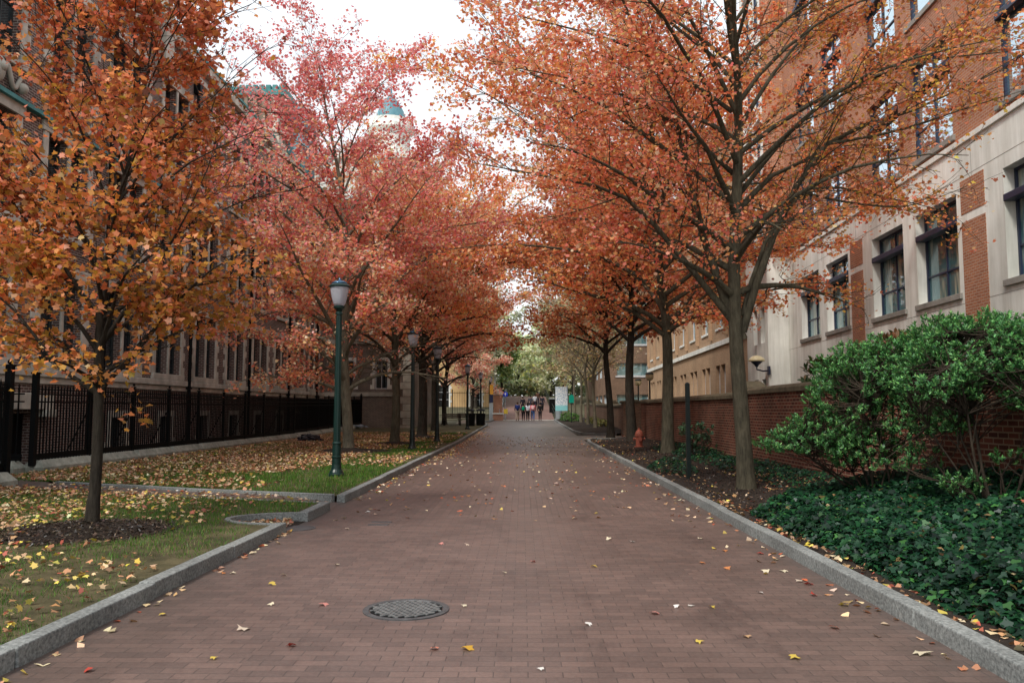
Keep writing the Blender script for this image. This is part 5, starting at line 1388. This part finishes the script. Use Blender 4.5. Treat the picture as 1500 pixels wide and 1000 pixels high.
# ------------------------------------------------------------------ individual leaves lying on the walk
LC = {'yellow': (.66, .50, .10), 'gold': (.62, .36, .05), 'pale': (.72, .60, .48), 'cream': (.74, .66, .48), 'red': (.46, .07, .05), 'salmon': (.66, .25, .17), 'pink': (.70, .30, .26), 'orange': (.60, .24, .09), 'tan': (.56, .36, .20), 'white': (.76, .74, .70)}
PITCH = math.atan(100 / 1190); YAW = math.atan(15 / 1190)
def ground_pt(px, py):
    x, y, z = (px - 750) / 1190, 1.0, (500 - py) / 1190
    y, z = y * math.cos(PITCH) - z * math.sin(PITCH), y * math.sin(PITCH) + z * math.cos(PITCH)
    x, y = x * math.cos(YAW) - y * math.sin(YAW), x * math.sin(YAW) + y * math.cos(YAW)
    t = -1.55 / z
    return x * t, y * t
LV = [(129, 983, 'red', .075, 'small red leaf, nearest the left kerb in the foreground'), (357, 922, 'pale', .12, 'large pale pink leaf on bricks, left of the manhole cover'),
      (427, 946, 'red', .08, 'small red leaf on bricks below and left of the manhole cover'), (313, 965, 'yellow', .06, 'small yellow leaf between the red leaves in the left foreground'),
      (238, 901, 'yellow', .07, 'yellow leaf close to the near left kerb'), (399, 856, 'yellow', .085, 'bright yellow leaf between the manhole cover and the left kerb'),
      (416, 843, 'pale', .085, 'pale leaf just behind the bright yellow one by the left kerb'), (341, 840, 'cream', .08, 'cream leaf beside an orange leaf by the left kerb'),
      (327, 840, 'orange', .07, 'orange leaf touching the gutter of the left kerb'), (474, 886, 'pink', .10, 'two toned pink leaf just left of the manhole cover'),
      (397, 886, 'cream', .065, 'small cream leaf further left of the manhole cover'), (493, 828, 'cream', .07, 'cream leaf behind and left of the manhole cover'),
      (509, 775, 'pale', .09, 'pale leaf on bricks right of the round inlet'), (539, 750, 'white', .10, 'upright whitish leaf beyond the drain slots'),
      (636, 951, 'salmon', .085, 'salmon leaf in the foreground left of the golden leaf'), (685, 951, 'gold', .11, 'golden curled leaf in the middle foreground'),
      (792, 981, 'white', .055, 'tiny white leaf at the bottom middle of the walk'), (862, 915, 'white', .07, 'white leaf alone on the middle of the walk'),
      (680, 888, 'cream', .06, 'small cream leaf just right of the manhole cover'), (739, 839, 'cream', .065, 'cream leaf on the centre line behind the manhole cover'),
      (780, 823, 'pink', .08, 'pink leaf on the centre of the walk behind the cream one'), (870, 830, 'yellow', .085, 'yellow leaf right of the centre of the walk'),
      (646, 797, 'pink', .08, 'left of two pale pink leaves behind the manhole cover'), (684, 798, 'pale', .08, 'right of two pale leaves behind the manhole cover'),
      (891, 790, 'cream', .10, 'curled cream leaf on the walk, left of a white leaf'), (927, 794, 'white', .09, 'white leaf right of the curled cream leaf'),
      (959, 899, 'pink', .10, 'rosy pink leaf right of centre in the foreground'), (991, 889, 'white', .06, 'left of two thin whitish leaves beside the rosy leaf'),
      (1012, 888, 'white', .065, 'right of two thin whitish leaves beside the rosy leaf'), (1043, 890, 'yellow', .065, 'small yellow leaf right of the two thin whitish leaves'),
      (1024, 941, 'yellow', .07, 'yellow leaf in the right foreground below the whitish pair'), (1094, 933, 'tan', .08, 'tan leaf between two yellow leaves in the right foreground'),
      (1164, 964, 'yellow', .09, 'pale yellow leaf near the bottom right of the walk'), (1222, 920, 'salmon', .10, 'salmon leaf near the right kerb in the foreground'),
      (1351, 958, 'cream', .15, 'large cream maple leaf against the right kerb at bottom right'), (1236, 887, 'yellow', .10, 'yellow leaf cluster piece touching the right kerb'),
      (1192, 872, 'red', .09, 'red leaf near the right kerb beside a thin yellow one'), (1114, 869, 'white', .075, 'white leaf midway between walk centre and right kerb'),
      (1122, 837, 'cream', .10, 'left of two cream leaves near the right kerb'), (1148, 837, 'cream', .11, 'right of two cream leaves, touching the right kerb'),
      (1185, 856, 'red', .10, 'dark red leaf lying in the right gutter'), (1171, 852, 'pale', .085, 'pale leaf beside the dark red one in the right gutter'),
      (1029, 825, 'orange', .085, 'left of two orange leaves on the right of the walk'), (1065, 833, 'orange', .085, 'right of two orange leaves on the right of the walk'),
      (1114, 811, 'red', .10, 'deep red leaf at the right kerb, farther up'), (1062, 807, 'orange', .085, 'orange leaf left of the deep red leaf at the right kerb'),
      (1046, 804, 'yellow', .07, 'thin yellow leaf just left of the far orange leaf'), (1026, 789, 'cream', .09, 'cream leaf on the right of the walk below the ivy corner')]
for i, (px, py, cn_, sz, lab) in enumerate(LV):
    x, y = ground_pt(px, py); rg = random.Random(i)
    x = min(max(x, -2.93), rx(y) - .06)
    n_ = np.array([[rg.gauss(0, .16), rg.gauss(0, .16) - .15, 1.0]])
    sh = [(a, b, c * 1.0 + .06 * rg.uniform(-1, 1)) for a, b, c in MAPLE]
    o = leaf_object('fallen_leaf', 'leaf_dry', np.array([[0, 0, 0.]]), n_, np.array([sz * .95]), np.array([LC[cn_]]) * .92, sh, np.random.RandomState(i))
    o.location = (x, y, .014); o.rotation_euler = (0, 0, rg.uniform(0, 6.28))
    tag(o, lab, 'fallen leaf', 'single leaves lying on the brick walk')

# ------------------------------------------------------------------ people walking away
def skin_obj(name, verts, edges, rads, mat, parent, root=0, sub=1):
    me = bpy.data.meshes.new(name); me.from_pydata(verts, edges, [])
    o = bpy.data.objects.new(name, me); COL.objects.link(o)
    sm = o.modifiers.new('skin', 'SKIN')
    if not me.skin_vertices: return o
    for i, d in enumerate(me.skin_vertices[0].data):
        d.radius = (rads[i], rads[i]); d.use_root = (i == root)
    sb = o.modifiers.new('sub', 'SUBSURF'); sb.levels = sub; sb.render_levels = sub
    dg = bpy.context.evaluated_depsgraph_get(); dg.update()
    m2 = bpy.data.meshes.new_from_object(o.evaluated_get(dg))
    o.modifiers.clear(); o.data = m2; bpy.data.meshes.remove(me); m2.name = name
    m2.materials.clear(); m2.materials.append(mat)
    m2.polygons.foreach_set('use_smooth', [True] * len(m2.polygons))
    o.parent = parent
    return o
def cloth(c): 
    k = 'cloth_%02x%02x%02x' % tuple(int(255 * v) for v in c)
    if k not in M: M[k] = m_flat(k, c, .85, spec=.15)
    return M[k]
SKIN = m_flat('skin_tone', (.50, .30, .21), .6)
def person(x, y, h, label, top, legs, hair, pack=None, step=.16, rz=0, skirt=False, longhair=False):
    s = h / 1.72
    r = empty('person', (x, y, gz(y) + .015), label, 'person', None, rz); r.scale = (s, s, s)
    V = []; E = []; R = []
    def add(p, rad, par=None):
        V.append(p); R.append(rad)
        if par is not None: E.append((par, len(V) - 1))
        return len(V) - 1
    pel = add((0, 0, .95), .135); sp = add((0, .01, 1.15), .12, pel); chs = add((0, 0, 1.36), .14, sp); nk = add((0, 0, 1.50), .052, chs); hd = add((0, .015, 1.60), .085, nk); ht = add((0, .005, 1.68), .075, hd)
    add((0, .10, 1.585), .016, hd)
    for sd in (-1, 1):
        sw = step * sd
        sh = add((sd * .185, 0, 1.42), .058, chs); el = add((sd * .235, -.02 - sw * .4, 1.14), .042, sh); wr = add((sd * .235, .05 - sw * .9, .92), .028, el); pm = add((sd * .235, .065 - sw * .95, .85), .030, wr)
        for k, (oy, ln) in enumerate(((-.028, .075), (-.010, .085), (.010, .08), (.028, .062))):
            f1 = add((sd * .235, .068 - sw * .95 + oy, .85 - ln * .55), .0095, pm); add((sd * .225, .07 - sw * .95 + oy, .85 - ln), .008, f1)
        t1 = add((sd * .222, .105 - sw * .95, .83), .010, pm); add((sd * .215, .115 - sw * .95, .80), .008, t1)
        hp = add((sd * .09, 0, .88), .09, pel); kn = add((sd * .095, .04 + sw * .75, .50), .062, hp); an = add((sd * .095, sw * 1.35 - .03, .09), .042, kn); to = add((sd * .10, sw * 1.35 + .13, .035), .035, an)
    skin_obj('body', V, E, R, SKIN, r, 0)
    jv = [(0, 0, .93), (0, .01, 1.15), (0, 0, 1.36), (0, 0, 1.46)]; je = [(0, 1), (1, 2), (2, 3)]; jr = [.165, .15, .165, .085]
    for sd in (-1, 1):
        sw = step * sd; i = len(jv)
        jv += [(sd * .19, 0, 1.42), (sd * .237, -.02 - sw * .4, 1.14), (sd * .236, .045 - sw * .85, .94)]; jr += [.075, .058, .044]; je += [(2, i), (i, i + 1), (i + 1, i + 2)]
    skin_obj('jacket', jv, je, jr, cloth(top), r, 1)
    tv = [(0, 0, .96)]; te = []; tr = [.15]
    for sd in (-1, 1):
        sw = step * sd; i = len(tv)
        tv += [(sd * .09, 0, .87), (sd * .095, .04 + sw * .75, .50), (sd * .095, sw * 1.35 - .03, .11)]; tr += [.105, .078, .058]; te += [(0, i), (i, i + 1), (i + 1, i + 2)]
    skin_obj('trousers', tv, te, tr, cloth(legs), r, 0)
    for sd in (-1, 1):
        sw = step * sd; m = MB(); m.sphere((sd * .098, sw * 1.35 + .05, .05), .06, 10, 6, (.85, 2.2, .85)); m.build('shoe', cloth((.03, .03, .03)), r, smooth=True)
    m = MB(); m.sphere((0, -.015, 1.645), .112, 12, 8, (.92, 1.0, 1.02))
    if longhair: m.sphere((0, -.07, 1.52), .10, 10, 6, (.9, .55, 1.6))
    m.build('hair', cloth(hair), r, smooth=True)
    if pack:
        m = MB(); m.sphere((0, -.22, 1.24), .2, 14, 10, (.85, .55, 1.15)); m.sphere((0, -.30, 1.14), .12, 10, 8, (1, .5, .8)); m.build('backpack', cloth(pack), r, smooth=True)
    return r
HB, HK = (.06, .03, .018), (.012, .010, .010)
person(-.48, 81.0, 1.80, 'person in navy jacket and tan trousers, left end of the walking group', (.03, .045, .16), (.55, .44, .33), HB, (.03, .05, .20), .16)
person(.10, 80.6, 1.66, 'person with green backpack and dark trousers in the walking group', (.10, .03, .05), (.03, .025, .03), HK, (.0, .30, .16), -.14)
person(.55, 81.2, 1.74, 'person in white top and black trousers, middle of the walking group', (.72, .74, .80), (.015, .015, .018), HK, None, .15, longhair=True)
person(1.05, 80.8, 1.76, 'person in pink red jacket and blue jeans in the walking group', (.72, .18, .20), (.05, .13, .34), HB, (.80, .50, .52), -.17, longhair=True)
person(1.78, 81.5, 1.72, 'person in long black coat right of the walking group', (.012, .012, .014), (.02, .02, .025), HK, None, .12)
for i, (x, y, h, lab, top) in enumerate([(.05, 92, 1.74, 'person in black on the ramp, leftmost of the distant walkers', (.015, .015, .02)), (.95, 93.5, 1.78, 'person in dark grey on the ramp behind the white top', (.05, .05, .06)),
        (1.5, 96, 1.72, 'person in pale jacket on the ramp in the middle distance', (.4, .42, .45)), (2.3, 94, 1.76, 'person in dark coat on the right of the ramp', (.02, .02, .03)), (1.9, 101, 1.72, 'farthest walker on the ramp, in brown', (.12, .06, .04))]):
    person(x, y, h, lab, top, (.02, .02, .03), HK, None, .14 if i % 2 else -.14)

# ------------------------------------------------------------------ light, sky, camera
wd = bpy.data.worlds.new('World'); SC.world = wd; wd.use_nodes = True
nt = wd.node_tree; nt.nodes.clear()
out = nt.nodes.new('ShaderNodeOutputWorld')
EL, AZ = math.radians(52), math.radians(215)
sky = nt.nodes.new('ShaderNodeTexSky'); sky.sky_type = 'NISHITA'; sky.sun_disc = False; sky.sun_elevation = EL; sky.sun_rotation = AZ; sky.dust_density = 4
b1_ = nt.nodes.new('ShaderNodeBackground'); b1_.inputs['Strength'].default_value = .05; nt.links.new(sky.outputs[0], b1_.inputs['Color'])
b2_ = nt.nodes.new('ShaderNodeBackground')                  # bright even cloud layer
tc = nt.nodes.new('ShaderNodeTexCoord')
cn_ = noise_tex(nt, mapping(nt, tc.outputs['Generated'], (1, 1, 2.5)), 1.6, 4)
nt.links.new(ramp(nt, cn_, [(.36, (.74, .77, .79)), (.66, (.95, .96, .96))]), b2_.inputs['Color']); b2_.inputs['Strength'].default_value = 1.16
ad = nt.nodes.new('ShaderNodeAddShader'); nt.links.new(b1_.outputs[0], ad.inputs[0]); nt.links.new(b2_.outputs[0], ad.inputs[1]); nt.links.new(ad.outputs[0], out.inputs[0])
sl = bpy.data.lights.new('sun', 'SUN'); sl.energy = 2.9; sl.angle = math.radians(10); sl.color = (1, .95, .87)
so = bpy.data.objects.new('sun', sl); COL.objects.link(so)
dirv = Vector((math.sin(AZ) * math.cos(EL), math.cos(AZ) * math.cos(EL), math.sin(EL)))
so.rotation_euler = dirv.to_track_quat('Z', 'Y').to_euler(); so.location = (0, -10, 40)

cam = bpy.data.cameras.new('camera'); cam.sensor_width = 36; cam.lens = 1190 / 1500 * 36; cam.clip_end = 3000; cam.clip_start = .05
co = bpy.data.objects.new('camera', cam); COL.objects.link(co)
co.location = (0, 0, 1.55); co.rotation_euler = (PI / 2 + PITCH, 0, YAW)
SC.camera = co
SC.view_settings.view_transform = 'Standard'; SC.view_settings.look = 'None'; SC.view_settings.exposure = 0; SC.view_settings.gamma = 1
SC.render.engine = 'CYCLES'
SC.cycles.max_bounces = 7; SC.cycles.diffuse_bounces = 4; SC.cycles.glossy_bounces = 3; SC.cycles.transmission_bounces = 4; SC.cycles.transparent_max_bounces = 6
SC.cycles.use_denoising = True
SC.cycles.sample_clamp_indirect = 6
